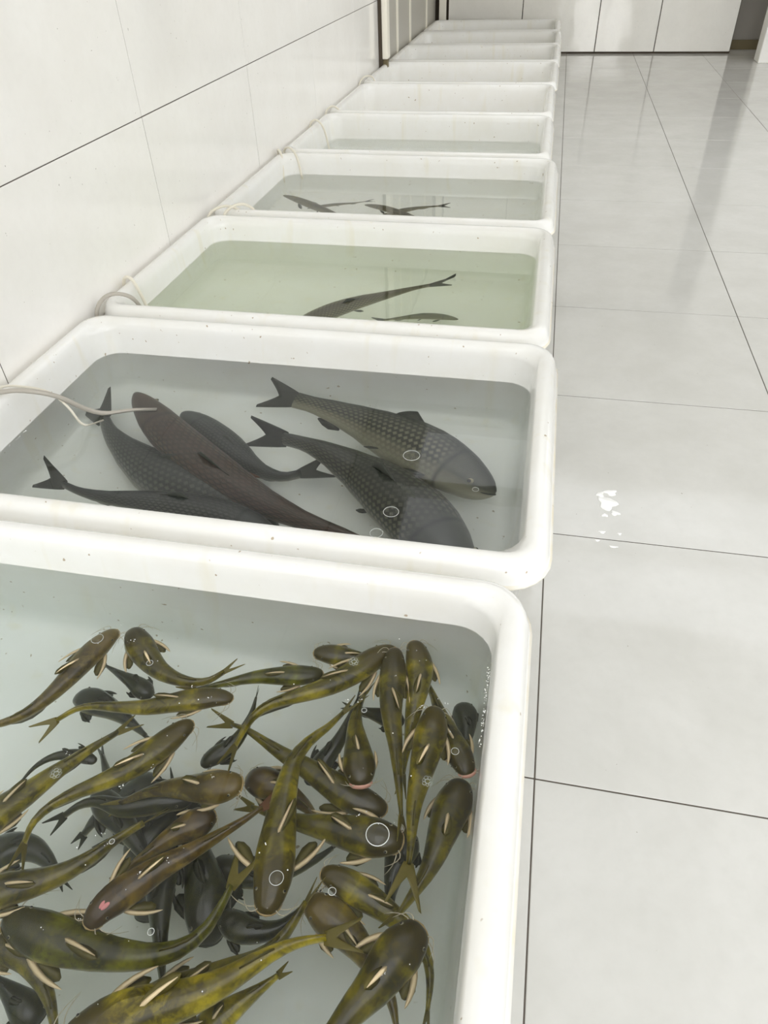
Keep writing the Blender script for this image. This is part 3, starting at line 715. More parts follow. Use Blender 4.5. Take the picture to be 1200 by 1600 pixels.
CATFISH = [
    ('olive catfish at the upper left, head by the rear wall, thin bubble on its head', [(-0.9148, 0.0262, 0.259), (-0.9319, -0.0225, 0.259), (-0.9434, -0.065, 0.259), (-0.955, -0.117, 0.259), (-0.9702, -0.1643, 0.259), (-0.9938, -0.2039, 0.259), (-1.0286, -0.2303, 0.259), (-1.0667, -0.2487, 0.259)], 0.0589, {'m': 2, 'pec': 25}),
    ('olive catfish whose head points at the rear wall, body curving right under the others', [(-0.8849, 0.0352, 0.259), (-0.8372, -0.0134, 0.2582), (-0.7899, -0.0493, 0.2575), (-0.7469, -0.0667, 0.2569), (-0.7037, -0.071, 0.2562), (-0.6708, -0.0615, 0.2556), (-0.6473, -0.0348, 0.255)], 0.0608, {'m': 0, 'pec': 20, 'tail': 60}),
    ('green catfish with a dark reddish head, stretched level below the rear wall', [(-0.454, 0.0136, 0.223), (-0.4874, 0.0019, 0.2246), (-0.5355, -0.0097, 0.2269), (-0.5856, -0.0233, 0.2292), (-0.6436, -0.0513, 0.2323), (-0.6944, -0.0776, 0.235)], 0.0487, {'m': 3, 'tail': 40}),
    ('slim yellow olive catfish lying level with a pointed snout and pale fin edges', [(-0.6063, -0.0921, 0.255), (-0.6434, -0.0959, 0.255), (-0.679, -0.107, 0.255), (-0.7195, -0.1219, 0.255), (-0.7645, -0.1406, 0.255), (-0.814, -0.1498, 0.255), (-0.8651, -0.1563, 0.255), (-0.8998, -0.1701, 0.255), (-0.9242, -0.2006, 0.255)], 0.0505, {'m': 1, 'pec': 8, 'tail': 70}),
    ('catfish with wet glistening flank and cream fin spines, tail curling down to the left', [(-0.6632, -0.1552, 0.259), (-0.6795, -0.1804, 0.2587), (-0.6997, -0.2151, 0.2582), (-0.7192, -0.2461, 0.2578), (-0.7473, -0.2779, 0.2573), (-0.7759, -0.3017, 0.2569), (-0.8129, -0.3291, 0.2564), (-0.842, -0.3592, 0.2558), (-0.8545, -0.3923, 0.2554), (-0.8487, -0.424, 0.255)], 0.0564, {'m': 1, 'pec': 22, 'tail': 15}),
    ('long yellowish catfish with a silvery bubble on its back, running off at the far left', [(-0.9659, -0.4528, 0.251), (-0.9453, -0.4239, 0.2476), (-0.9279, -0.3795, 0.2433), (-0.9022, -0.3399, 0.2391), (-0.8774, -0.2952, 0.2348), (-0.8569, -0.263, 0.2318), (-0.8323, -0.2263, 0.2283), (-0.8054, -0.1909, 0.225)], 0.0629, {'m': 1, 'pec': 10, 'tail': 70}),
    ('short brown catfish with a broad pale lip, head turned to the middle of the tub', [(-0.5256, -0.2565, 0.259), (-0.5587, -0.2645, 0.2477), (-0.5971, -0.2695, 0.2355), (-0.6356, -0.2724, 0.2236), (-0.6716, -0.2763, 0.2125), (-0.7093, -0.2885, 0.1996), (-0.7461, -0.3086, 0.185)], 0.0634, {'m': 2, 'pec': 12}),
    ('yellow green catfish slanting from the nose cluster down to a thin hooked tail', [(-0.3187, 0.0969, 0.2374), (-0.3512, 0.069, 0.2377), (-0.3828, 0.0287, 0.2379), (-0.4145, -0.0058, 0.2381), (-0.4473, -0.0321, 0.2383), (-0.4923, -0.0587, 0.2386), (-0.5361, -0.0863, 0.2389), (-0.5601, -0.1228, 0.2391), (-0.5693, -0.1814, 0.2394)], 0.0581, {'m': 1, 'pec': 25, 'tail': 10}),
    ('small olive catfish peeping out beside the rear wall, half hidden by the slanting one', [(-0.4873, 0.0594, 0.225), (-0.4544, 0.0654, 0.2186), (-0.4138, 0.0684, 0.2108), (-0.3661, 0.0702, 0.2017), (-0.3238, 0.0639, 0.1936), (-0.281, 0.0516, 0.185)], 0.0496, {'m': 0}),
    ('catfish hanging straight down from the nose cluster with a very thin tail', [(-0.3177, 0.086, 0.258), (-0.3119, 0.0416, 0.2566), (-0.3058, -0.0037, 0.2551), (-0.3, -0.0468, 0.2537), (-0.2897, -0.0871, 0.2522), (-0.2751, -0.1312, 0.2504), (-0.2636, -0.1735, 0.2487), (-0.2526, -0.2137, 0.247), (-0.2412, -0.2574, 0.245)], 0.0543, {'m': 0, 'pec': 6, 'tail': 30}),
    ('catfish with a brown head against the rear wall, right of the hanging one', [(-0.2836, 0.1147, 0.251), (-0.2683, 0.0795, 0.2462), (-0.2583, 0.0432, 0.2413), (-0.2563, -0.0002, 0.2355), (-0.2569, -0.0421, 0.2296), (-0.2552, -0.0884, 0.2227), (-0.2559, -0.1328, 0.2158), (-0.2542, -0.1688, 0.21)], 0.0566, {'m': 1, 'pec': 14}),
    ('big yellow green catfish with a cluster of bubbles on its back and a forked tail', [(-0.2151, -0.0391, 0.258), (-0.2134, -0.0758, 0.2583), (-0.2156, -0.1171, 0.2587), (-0.2189, -0.1631, 0.2591), (-0.2208, -0.2006, 0.2595), (-0.2223, -0.2387, 0.2599), (-0.2193, -0.2753, 0.2603), (-0.216, -0.3071, 0.2606), (-0.2144, -0.3399, 0.261)], 0.0617, {'m': 1, 'pec': 20, 'tail': 70, 'taill': 1.5}),
    ('catfish with a pink snout pointing at the right wall, swimming down', [(-0.1361, -0.1592, 0.235), (-0.1579, -0.119, 0.2265), (-0.1811, -0.0753, 0.2178), (-0.2058, -0.0291, 0.2091), (-0.2273, 0.0139, 0.2016), (-0.2477, 0.0526, 0.195)], 0.0503, {'m': 0, 'pec': 18, 'pink': True}),
    ('faint grey catfish deep in the corner by the right wall', [(-0.1699, 0.0601, 0.085), (-0.1594, 0.0278, 0.085), (-0.1539, -0.0083, 0.085), (-0.1539, -0.0445, 0.085), (-0.1628, -0.0747, 0.085)], 0.0532, {'m': 4}),
    ('catfish seen head on with a blunt pink snout in the middle of the tub', [(-0.3183, -0.2219, 0.255), (-0.3287, -0.1925, 0.2501), (-0.3381, -0.1631, 0.2454), (-0.3503, -0.1272, 0.2398), (-0.3611, -0.0924, 0.2347), (-0.3638, -0.0545, 0.2296), (-0.3586, -0.0215, 0.225)], 0.0605, {'m': 0, 'pec': 8, 'pink': True}),
    ('broad catfish crossing under the bent one, dark head to the right', [(-0.2709, -0.2406, 0.2052), (-0.3057, -0.2339, 0.2075), (-0.3424, -0.2261, 0.2098), (-0.3819, -0.2101, 0.2124), (-0.4293, -0.1911, 0.2154), (-0.4728, -0.1769, 0.218), (-0.5203, -0.1576, 0.2209), (-0.5649, -0.1394, 0.2235), (-0.5964, -0.1348, 0.2252)], 0.0582, {'m': 0, 'pec': 20, 'tail': 40}),
    ('large catfish pointing down with both cream fin spines spread wide', [(-0.4164, -0.4528, 0.257), (-0.4199, -0.4247, 0.2547), (-0.4242, -0.3935, 0.2522), (-0.4327, -0.3552, 0.2492), (-0.4402, -0.3124, 0.2461), (-0.4474, -0.2728, 0.2434), (-0.4524, -0.2281, 0.2405), (-0.4525, -0.1853, 0.2379), (-0.4366, -0.1439, 0.2351), (-0.4129, -0.1123, 0.2326), (-0.3911, -0.0744, 0.23)], 0.0673, {'m': 1, 'pec': 45}),
    ('large catfish with a big round bubble on its head, facing right', [(-0.2301, -0.3004, 0.245), (-0.2573, -0.2997, 0.2403), (-0.2905, -0.2987, 0.2346), (-0.3301, -0.2963, 0.228), (-0.3708, -0.2928, 0.2213), (-0.4154, -0.2909, 0.2141), (-0.4611, -0.2844, 0.2069), (-0.5061, -0.2764, 0.2)], 0.0684, {'m': 0, 'pec': 14}),
    ('greyish yellow catfish with small bubbles on its head, below the one with the big bubble', [(-0.3549, -0.367, 0.2217), (-0.3346, -0.3672, 0.2185), (-0.3028, -0.3755, 0.2131), (-0.2687, -0.387, 0.2072), (-0.2328, -0.4004, 0.2006), (-0.1991, -0.4173, 0.1939), (-0.17, -0.4415, 0.1868), (-0.1583, -0.4724, 0.1801), (-0.1561, -0.5115, 0.1717)], 0.0508, {'m': 1, 'pec': 12, 'tail': 20}),
    ('plump mottled catfish with a rounded brown snout touching its greyish neighbour', [(-0.3647, -0.4093, 0.2173), (-0.3428, -0.4172, 0.2123), (-0.3138, -0.4295, 0.2054), (-0.2824, -0.4462, 0.1973), (-0.2552, -0.4649, 0.1895), (-0.2309, -0.4868, 0.1813), (-0.2098, -0.5101, 0.173), (-0.1963, -0.5416, 0.1633)], 0.0618, {'m': 2, 'pec': 20}),
    ('dark headed catfish in front, nearest to the right wall, with a yellow edged head', [(-0.1785, -0.4217, 0.255), (-0.1942, -0.4442, 0.255), (-0.2145, -0.4746, 0.255), (-0.2335, -0.5112, 0.255), (-0.2565, -0.5447, 0.255), (-0.2806, -0.5831, 0.255), (-0.3022, -0.6181, 0.255), (-0.3203, -0.6456, 0.255)], 0.0711, {'m': 0, 'pec': 22}),
    ('olive catfish close along the right wall, head up, tail under the forked tail', [(-0.1479, -0.1599, 0.2123), (-0.1541, -0.194, 0.2123), (-0.1629, -0.2309, 0.2123), (-0.1703, -0.2661, 0.2123), (-0.1776, -0.3052, 0.2123), (-0.1892, -0.3405, 0.2123), (-0.2062, -0.3764, 0.2123), (-0.2199, -0.4029, 0.2123)], 0.0664, {'m': 0, 'pec': 12}),
    ('mottled brown catfish with a pink sore on its head and a reddish tail', [(-0.6788, -0.5223, 0.259), (-0.6683, -0.4926, 0.2585), (-0.6497, -0.4661, 0.2581), (-0.6288, -0.4424, 0.2576), (-0.6072, -0.4181, 0.2572), (-0.5775, -0.3927, 0.2567), (-0.5495, -0.3661, 0.2562), (-0.5269, -0.3432, 0.2558), (-0.5021, -0.3184, 0.2554), (-0.4774, -0.2909, 0.255)], 0.0555, {'m': 5, 'pec': 35, 'tail': 60, 'sore': True}),
    ('thick green catfish curving like a bow, head at the left, tail pointing up', [(-0.8219, -0.526, 0.2358), (-0.7803, -0.5347, 0.2365), (-0.7319, -0.5418, 0.2373), (-0.6817, -0.5446, 0.2382), (-0.629, -0.5441, 0.2392), (-0.5707, -0.5356, 0.2404), (-0.5263, -0.515, 0.2414), (-0.5023, -0.4857, 0.2423), (-0.4927, -0.4545, 0.243), (-0.4858, -0.4197, 0.2438)], 0.0703, {'m': 3, 'pec': 15, 'tail': 65, 'taill': 1.2}),
    ('catfish entering at the left with a straight yellowish tail in the dark heap', [(-0.9125, -0.5474, 0.251), (-0.8822, -0.5272, 0.2503), (-0.8454, -0.4987, 0.2493), (-0.8019, -0.4782, 0.2484), (-0.7645, -0.4557, 0.2476), (-0.7315, -0.4234, 0.2467), (-0.7043, -0.388, 0.2459), (-0.6702, -0.3513, 0.245)], 0.0618, {'m': 0}),
    ('arched catfish in the lower left corner with its tail pointing down', [(-0.8733, -0.5859, 0.2154), (-0.8402, -0.5716, 0.2123), (-0.8083, -0.5629, 0.2097), (-0.7685, -0.5695, 0.2069), (-0.7316, -0.5883, 0.204), (-0.7008, -0.6123, 0.201), (-0.6782, -0.639, 0.198), (-0.662, -0.6621, 0.1954)], 0.0516, {'m': 0, 'tail': 50}),
    ('bright yellow catfish along the bottom with cream spines, tail reaching to the middle', [(-0.6399, -0.6677, 0.2588), (-0.6137, -0.6465, 0.2588), (-0.5784, -0.6224, 0.2588), (-0.5323, -0.598, 0.2588), (-0.4845, -0.5746, 0.2588), (-0.4464, -0.5487, 0.2588), (-0.4092, -0.5168, 0.259), (-0.378, -0.4921, 0.259), (-0.3454, -0.4753, 0.259), (-0.3163, -0.4662, 0.259)], 0.0725, {'m': 6, 'pec': 15, 'tail': 75}),
    ('dark olive catfish behind the bright yellow one, tail bending up to the plump one', [(-0.5807, -0.6184, 0.2123), (-0.5452, -0.5883, 0.2151), (-0.4976, -0.5593, 0.2182), (-0.4536, -0.5305, 0.2211), (-0.4167, -0.5068, 0.2235), (-0.394, -0.4836, 0.2253), (-0.3779, -0.4531, 0.2272), (-0.3649, -0.4165, 0.2293)], 0.0606, {'m': 0}),
    ('yellowish catfish deep beneath the bright yellow one along the bottom', [(-0.4755, -0.6234, 0.185), (-0.4577, -0.594, 0.1902), (-0.4333, -0.5664, 0.1953), (-0.407, -0.5419, 0.2001), (-0.3803, -0.516, 0.205)], 0.0520, {'m': 6, 'tail': 70}),
    ('dark catfish deep in the heap, a bluish bubble over its back, pointing down', [(-0.6457, -0.3437, 0.155), (-0.6347, -0.386, 0.155), (-0.6177, -0.4352, 0.155), (-0.5967, -0.4803, 0.155), (-0.5749, -0.5223, 0.155), (-0.5562, -0.558, 0.155)], 0.0579, {'m': 4}),
    ('large grey green catfish deep in the heap with a long pale feeler, head down', [(-0.5159, -0.4881, 0.1441), (-0.5267, -0.4539, 0.1433), (-0.547, -0.4127, 0.1424), (-0.5763, -0.3705, 0.1415), (-0.6072, -0.3315, 0.1407), (-0.6434, -0.2909, 0.1398), (-0.679, -0.2539, 0.1391)], 0.0777, {'m': 4, 'pec': 25}),
    ('dark curved catfish deep between the bow shaped and the plump ones', [(-0.501, -0.4482, 0.185), (-0.4634, -0.4618, 0.185), (-0.4267, -0.4602, 0.185), (-0.3992, -0.4474, 0.185), (-0.3797, -0.4246, 0.185), (-0.3618, -0.3938, 0.185)], 0.0465, {'m': 4}),
    ('dark catfish deep beside the catfish with spread spines, near the tub middle', [(-0.5589, -0.3543, 0.1181), (-0.5136, -0.3642, 0.1181), (-0.4669, -0.3637, 0.1181), (-0.4259, -0.3471, 0.1181), (-0.3871, -0.321, 0.1181), (-0.3595, -0.2932, 0.1181)], 0.0511, {'m': 4}),
    ('black green catfish deep under the wet glistening one', [(-0.823, -0.2806, 0.1355), (-0.7829, -0.3067, 0.1355), (-0.738, -0.3319, 0.1355), (-0.6994, -0.3592, 0.1355), (-0.6623, -0.3855, 0.1355), (-0.633, -0.4224, 0.1355)], 0.0560, {'m': 4}),
    ('purplish brown catfish in the heap just above the one with the pink sore', [(-0.5682, -0.2989, 0.21), (-0.5886, -0.3223, 0.2091), (-0.615, -0.344, 0.2081), (-0.6385, -0.3704, 0.207), (-0.6645, -0.4021, 0.2058), (-0.6777, -0.4222, 0.205)], 0.0555, {'m': 5, 'pec': 20}),
    ('dark catfish deep with its tail showing left of the brown one', [(-0.6285, -0.2726, 0.165), (-0.6751, -0.2754, 0.165), (-0.7127, -0.295, 0.165), (-0.7491, -0.3106, 0.165), (-0.7954, -0.3074, 0.165), (-0.8264, -0.3208, 0.165), (-0.8445, -0.3449, 0.165)], 0.0612, {'m': 4}),
    ('dark green catfish deep in the heap pointing to the lower right', [(-0.691, -0.3434, 0.0551), (-0.7416, -0.3053, 0.0551), (-0.795, -0.265, 0.0551), (-0.8418, -0.2274, 0.0551), (-0.8781, -0.1853, 0.0551)], 0.0657, {'m': 4}),
    ('dark slender catfish deep at the left, tail raised toward the rear wall', [(-0.821, -0.2522, 0.215), (-0.8634, -0.247, 0.215), (-0.9038, -0.2574, 0.215), (-0.9278, -0.2831, 0.215), (-0.9374, -0.3194, 0.215)], 0.0267, {'m': 4}),
    ('small dark catfish deep under the two at the rear wall, above the slim level one', [(-0.8012, -0.0831, 0.165), (-0.8417, -0.0589, 0.165), (-0.8865, -0.0428, 0.165), (-0.9325, -0.0264, 0.165)], 0.0434, {'m': 4}),
    ('dark mottled catfish deep under the slim level one', [(-0.9604, -0.101, 0.155), (-0.9106, -0.1119, 0.155), (-0.8611, -0.124, 0.155), (-0.8164, -0.1424, 0.155), (-0.7742, -0.1635, 0.155)], 0.0614, {'m': 4}),
    ('dark catfish deep just right of the slim level one', [(-0.6291, -0.2155, 0.195), (-0.6109, -0.1956, 0.2002), (-0.5915, -0.1779, 0.2051), (-0.5754, -0.1499, 0.2111), (-0.5681, -0.1065, 0.2188), (-0.5703, -0.0682, 0.225)], 0.0393, {'m': 4, 'tail': 0}),
    ('dark catfish deep behind the short brown one, with a reddish patch', [(-0.544, -0.2141, 0.17), (-0.4987, -0.2183, 0.17), (-0.4581, -0.2294, 0.17), (-0.416, -0.2483, 0.17), (-0.3846, -0.2754, 0.17)], 0.0620, {'m': 5}),
    ('dark catfish deep under the two crossing ones in the middle', [(-0.4329, -0.1961, 0.145), (-0.4134, -0.1507, 0.1559), (-0.3942, -0.1101, 0.1655), (-0.3836, -0.0624, 0.1753), (-0.3751, -0.0128, 0.185)], 0.0420, {'m': 4}),
    ('dark catfish deep between the hanging one and its brown headed neighbour', [(-0.277, -0.0452, 0.165), (-0.3174, -0.038, 0.165), (-0.3578, -0.0336, 0.165), (-0.392, -0.0294, 0.165)], 0.0461, {'m': 4}),
    ('dark catfish deep behind the forked tail near the right wall', [(-0.2281, -0.2519, 0.155), (-0.2377, -0.293, 0.155), (-0.2416, -0.3313, 0.155), (-0.2411, -0.362, 0.155), (-0.2334, -0.3902, 0.155)], 0.0596, {'m': 4}),
    ('black green catfish deep in the heap under the purplish brown one', [(-0.7151, -0.3792, 0.0993), (-0.7007, -0.3455, 0.0993), (-0.6862, -0.3094, 0.0993), (-0.6711, -0.2719, 0.0993), (-0.655, -0.2343, 0.0993), (-0.6433, -0.1988, 0.0993)], 0.0713, {'m': 4}),
    ('black green catfish deep in the heap behind the short brown one', [(-0.6181, -0.2448, 0.0529), (-0.6467, -0.2708, 0.0529), (-0.6792, -0.2859, 0.0529), (-0.7184, -0.2999, 0.0529), (-0.7546, -0.3194, 0.0529), (-0.7798, -0.3462, 0.0529)], 0.0764, {'m': 4}),
    ('dark catfish at the very bottom between the wet one and the heap', [(-0.7421, -0.2067, 0.0526), (-0.7616, -0.2376, 0.0526), (-0.7836, -0.2618, 0.0526), (-0.8069, -0.282, 0.0526), (-0.8262, -0.3087, 0.0526), (-0.8347, -0.3413, 0.0526)], 0.0752, {'m': 4}),
    ('dark catfish at the very bottom under the one with the pink sore', [(-0.6575, -0.4553, 0.048), (-0.6625, -0.4196, 0.048), (-0.6735, -0.3835, 0.048), (-0.699, -0.3427, 0.048), (-0.7265, -0.3122, 0.048)], 0.0601, {'m': 4}),
    ('grey green catfish deep in the lower left, mostly under the one entering from the left', [(-0.9587, -0.4409, 0.125), (-0.9275, -0.4123, 0.125), (-0.8914, -0.3995, 0.125), (-0.8455, -0.4129, 0.125), (-0.806, -0.4378, 0.125)], 0.0686, {'m': 4}),
    ('dark catfish deep under the arched one in the lower left corner', [(-0.7178, -0.6355, 0.155), (-0.7551, -0.6185, 0.155), (-0.7912, -0.6046, 0.155), (-0.8333, -0.5914, 0.155)], 0.0523, {'m': 4}),
]
CARP = [
    ('largest dark scaled carp on the right, whole flank and forked tail in view', [(-0.158, 0.7004, 0.1641), (-0.2104, 0.7339, 0.1641), (-0.2902, 0.7973, 0.1641), (-0.3853, 0.8693, 0.1641), (-0.4897, 0.9287, 0.1641), (-0.5968, 0.985, 0.1641), (-0.6971, 1.0148, 0.1841), (-0.772, 1.0403, 0.1846), (-0.8331, 1.0574, 0.185)], 0.1958, 'big dark carp in the second tub', {'m': 0, 'roll': -46, 'tail': 0}),
    ('dark scaled carp with a raised ridge of back, head hidden by the front rim', [(-0.1894, 0.383, 0.1474), (-0.2543, 0.4608, 0.1474), (-0.3473, 0.5792, 0.1474), (-0.4434, 0.6706, 0.1474), (-0.543, 0.7469, 0.1474), (-0.6392, 0.791, 0.1739), (-0.729, 0.8308, 0.1745), (-0.8047, 0.8479, 0.175)], 0.2292, 'big dark carp in the second tub', {'m': 0, 'roll': 5, 'tail': 25}),
    ('long reddish brown carp, blunt head at the rear, lying across the tub', [(-1.3786, 1.0155, 0.1822), (-1.2898, 0.9272, 0.1822), (-1.1749, 0.8218, 0.1822), (-1.0542, 0.7277, 0.1822), (-0.9303, 0.6431, 0.1822), (-0.808, 0.5691, 0.1822), (-0.6842, 0.5007, 0.2029), (-0.5874, 0.4667, 0.2029), (-0.5056, 0.4441, 0.2029), (-0.4054, 0.3984, 0.2029)], 0.1596, 'big dark carp in the second tub', {'m': 1, 'roll': -10}),
    ('dark carp with its tail raised at the left by the air hose', [(-0.7119, 0.4504, 0.0955), (-0.8086, 0.5218, 0.0955), (-0.9276, 0.5874, 0.0955), (-1.0444, 0.6327, 0.0955), (-1.1564, 0.6792, 0.0955), (-1.2735, 0.748, 0.0955), (-1.3817, 0.8316, 0.0955), (-1.4508, 0.9109, 0.0955)], 0.2183, 'big dark carp in the second tub', {'m': 3, 'roll': -12, 'tail': 30}),
    ('dark carp partly hidden behind the reddish brown carp', [(-1.2113, 0.9923, 0.0934), (-1.0989, 0.9114, 0.0934), (-0.9803, 0.8279, 0.0934), (-0.8698, 0.7502, 0.0934), (-0.7818, 0.7255, 0.0934), (-0.73, 0.7497, 0.0934)], 0.1320, 'big dark carp in the second tub', {'m': 3, 'tail': 90}),
    ('dark carp close behind the front rim, only its back and tail showing', [(-0.6648, 0.3858, 0.206), (-0.7591, 0.4372, 0.206), (-0.8685, 0.4693, 0.206), (-0.9827, 0.4812, 0.206), (-1.0953, 0.4833, 0.206), (-1.1906, 0.471, 0.22), (-1.2733, 0.4818, 0.22), (-1.3342, 0.5027, 0.22)], 0.1120, 'big dark carp in the second tub', {'m': 3, 'tail': 30}),
    ('scaled carp resting at the right of the third tub with its tail near the surface', [(-0.9937, 1.4214, 0.2273), (-0.9326, 1.5453, 0.2273), (-0.8617, 1.6552, 0.2273), (-0.7803, 1.7421, 0.2273), (-0.6922, 1.8143, 0.2273), (-0.6005, 1.882, 0.2344), (-0.5295, 1.929, 0.235)], 0.1093, 'carp in the third tub', {'m': 2, 'roll': -15, 'tail': 0}),
    ('small dim carp under the scaled one in the third tub', [(-0.3885, 1.7783, 0.085), (-0.4561, 1.7908, 0.085), (-0.5323, 1.7856, 0.085), (-0.5933, 1.7657, 0.085), (-0.6772, 1.7315, 0.085)], 0.0430, 'carp in the third tub', {'m': 2, 'tail': 20}),
    ('dark carp with its head up at the left of the fourth tub', [(-1.4956, 3.0195, 0.23), (-1.3956, 2.9531, 0.23), (-1.2802, 2.8598, 0.23), (-1.1701, 2.7707, 0.23), (-1.0649, 2.6857, 0.23), (-0.9842, 2.6205, 0.23)], 0.0745, 'slim carp in the fourth tub', {'m': 2, 'roll': -10}),
    ('pale carp crossing behind the dark one in the fourth tub', [(-1.315, 2.8555, 0.19), (-1.2417, 2.9052, 0.19), (-1.1647, 2.9452, 0.19), (-1.0846, 2.9753, 0.19), (-1.0383, 3.0017, 0.19)], 0.0342, 'slim carp in the fourth tub', {'m': 2}),
    ('dark carp with a notched head in the middle of the fourth tub', [(-1.0171, 2.91, 0.23), (-0.9254, 2.879, 0.23), (-0.8301, 2.8195, 0.23), (-0.7363, 2.7525, 0.23), (-0.6445, 2.6788, 0.23)], 0.0664, 'slim carp in the fourth tub', {'m': 2, 'roll': -10}),
    ('grey carp with its forked tail at the right of the fourth tub', [(-0.92, 2.6949, 0.21), (-0.8591, 2.7975, 0.21), (-0.7905, 2.8745, 0.21), (-0.7153, 2.9233, 0.21), (-0.6363, 2.9525, 0.21)], 0.0586, 'slim carp in the fourth tub', {'m': 2, 'tail': 0}),
]
BUBBLES = [
    ('largest round bubble, on the head of the catfish facing right', -0.2707, -0.3087, 0.285, 0.0188),
    ('foamy bubble cluster on the back of the fork tailed catfish', -0.2049, -0.2027, 0.285, 0.0099),
    ('silvery bubble on the long yellowish catfish at the far left', -0.8514, -0.3093, 0.285, 0.0103),
    ('round bubble on the slanting catfish below the rear wall', -0.3889, 0.0225, 0.285, 0.0103),
    ('clear bubble behind the head of the catfish with spread spines', -0.4119, -0.4049, 0.285, 0.0111),
    ('thin bubble on the head of the catfish at the upper left', -0.9334, -0.0156, 0.285, 0.0123),
    ('small bubble on the greyish yellow catfish with a clear head', -0.3213, -0.4076, 0.285, 0.0059),
    ('bluish bubble over the deep dark catfish', -0.5719, -0.5134, 0.285, 0.0048),
    ('bubble on the pink snouted catfish by the right wall', -0.1654, -0.1373, 0.285, 0.0068),
    ('tiny bubble on the straight yellowish tail in the heap', -0.6950, -0.4010, 0.285, 0.0042),
    ('tiny bubble on the second catfish from the left at the rear wall', -0.7955, -0.0544, 0.285, 0.0066),
    ('tiny bubble above the head on catfish in the middle', -0.3438, -0.0840, 0.285, 0.0048),
    ('bubble over the flank of the largest carp', -0.3990, 0.7599, 0.265, 0.0233),
    ('oval bubble over the back of the ridged carp', -0.4091, 0.5118, 0.265, 0.0196),
    ('small bubble beside the eye of the largest carp', -0.2074, 0.6379, 0.265, 0.0084),
    ('bubble over the ridged carp by the front rim', -0.4294, 0.4272, 0.265, 0.0158),
]

for spec in CATFISH: catfish(spec[0], spec[1], spec[2], **spec[3])
for spec in CARP: carp(spec[0], spec[1], spec[2], spec[3], **spec[4])

# ------------------------------------------------------------------ air hoses over the left rims
HOSES = [
    ('grey_hose', 'thick grey air hose over the left rim of the six carp tub', [(-1.650, 0.60, .33), (-1.625, 0.655, .398), (-1.58, 0.690, .404), (-1.518, 0.705, .404), (-1.45, 0.735, .375), (-1.41, 0.79, .30), (-1.37, 0.825, .266), (-1.30, 0.86, .262), (-1.23, 0.88, .255)], .0075, 'hose_grey'),
    ('white_hose', 'thin white air hose beside the thick grey one over the six carp tub', [(-1.652, 0.66, .33), (-1.62, 0.71, .396), (-1.56, 0.738, .395), (-1.48, 0.75, .375), (-1.43, 0.745, .33), (-1.405, 0.75, .268), (-1.37, 0.80, .25)], .004, 'hose_white'),
    ('grey_hose', 'grey hose looped over the front left corner of the single carp tub', [(-1.640, 1.285, .30), (-1.634, 1.305, .37), (-1.612, 1.335, .405), (-1.575, 1.36, .412), (-1.535, 1.385, .39), (-1.525, 1.42, .33), (-1.52, 1.46, .26)], .0075, 'hose_grey'),
    ('white_hose', 'white hose hanging over the left rim of the single carp tub', [(-1.652, 1.53, .32), (-1.640, 1.525, .38), (-1.615, 1.51, .41), (-1.585, 1.50, .405), (-1.565, 1.50, .35), (-1.545, 1.50, .27), (-1.52, 1.51, .20)], .0065, 'hose_white'),
    ('white_hose', 'short white hose loop nearest the wall, front left corner of the four carp tub', [(-1.640, 2.31, .33), (-1.62, 2.33, .38), (-1.57, 2.345, .408), (-1.53, 2.37, .404), (-1.50, 2.41, .37), (-1.49, 2.46, .28)], .0065, 'hose_white'),
    ('white_hose', 'white hose loop lying out over the front rim of the four carp tub', [(-1.555, 2.325, .345), (-1.545, 2.335, .385), (-1.50, 2.35, .415), (-1.46, 2.38, .412), (-1.43, 2.42, .37), (-1.42, 2.46, .28)], .0065, 'hose_white'),
    ('white_hose', 'white hose hanging into the rear corner of the four carp tub, closest to the wall', [(-1.648, 3.44, .34), (-1.635, 3.40, .398), (-1.60, 3.35, .39), (-1.585, 3.31, .33), (-1.580, 3.29, .27), (-1.575, 3.28, .20)], .0065, 'hose_white'),
    ('white_hose', 'longer white hose arching into the rear corner of the four carp tub', [(-1.62, 3.45, .36), (-1.60, 3.43, .398), (-1.55, 3.38, .412), (-1.51, 3.35, .38), (-1.49, 3.34, .30), (-1.48, 3.33, .22)], .0065, 'hose_white'),
    ('white_hose', 'white hose over the rear left rim of the tub with rippled water', [(-1.650, 4.10, .34), (-1.640, 4.10, .39), (-1.60, 4.09, .412), (-1.56, 4.09, .38), (-1.54, 4.10, .31), (-1.53, 4.11, .23)], .0065, 'hose_white'),
    ('white_hose', 'short white hose bent over the front left corner of the waterless tub', [(-1.645, 4.47, .34), (-1.635, 4.48, .39), (-1.60, 4.50, .412), (-1.565, 4.53, .39), (-1.55, 4.57, .33)], .0065, 'hose_white'),
    ('white_hose', 'white hose loop over the left rim of the tub in front of the cream pole', [(-1.650, 5.50, .34), (-1.640, 5.56, .395), (-1.61, 5.62, .415), (-1.57, 5.66, .405), (-1.55, 5.68, .36), (-1.545, 5.69, .28)], .0065, 'hose_white'),
]
for nm, lb, pts, r, mt in HOSES:
    q, _ = spline(pts, 30)
    o = link(nm, tube_mesh(nm, q, r, 8), M[mt], None); tag(o, lb, 'hose', 'air hoses over the left rims')

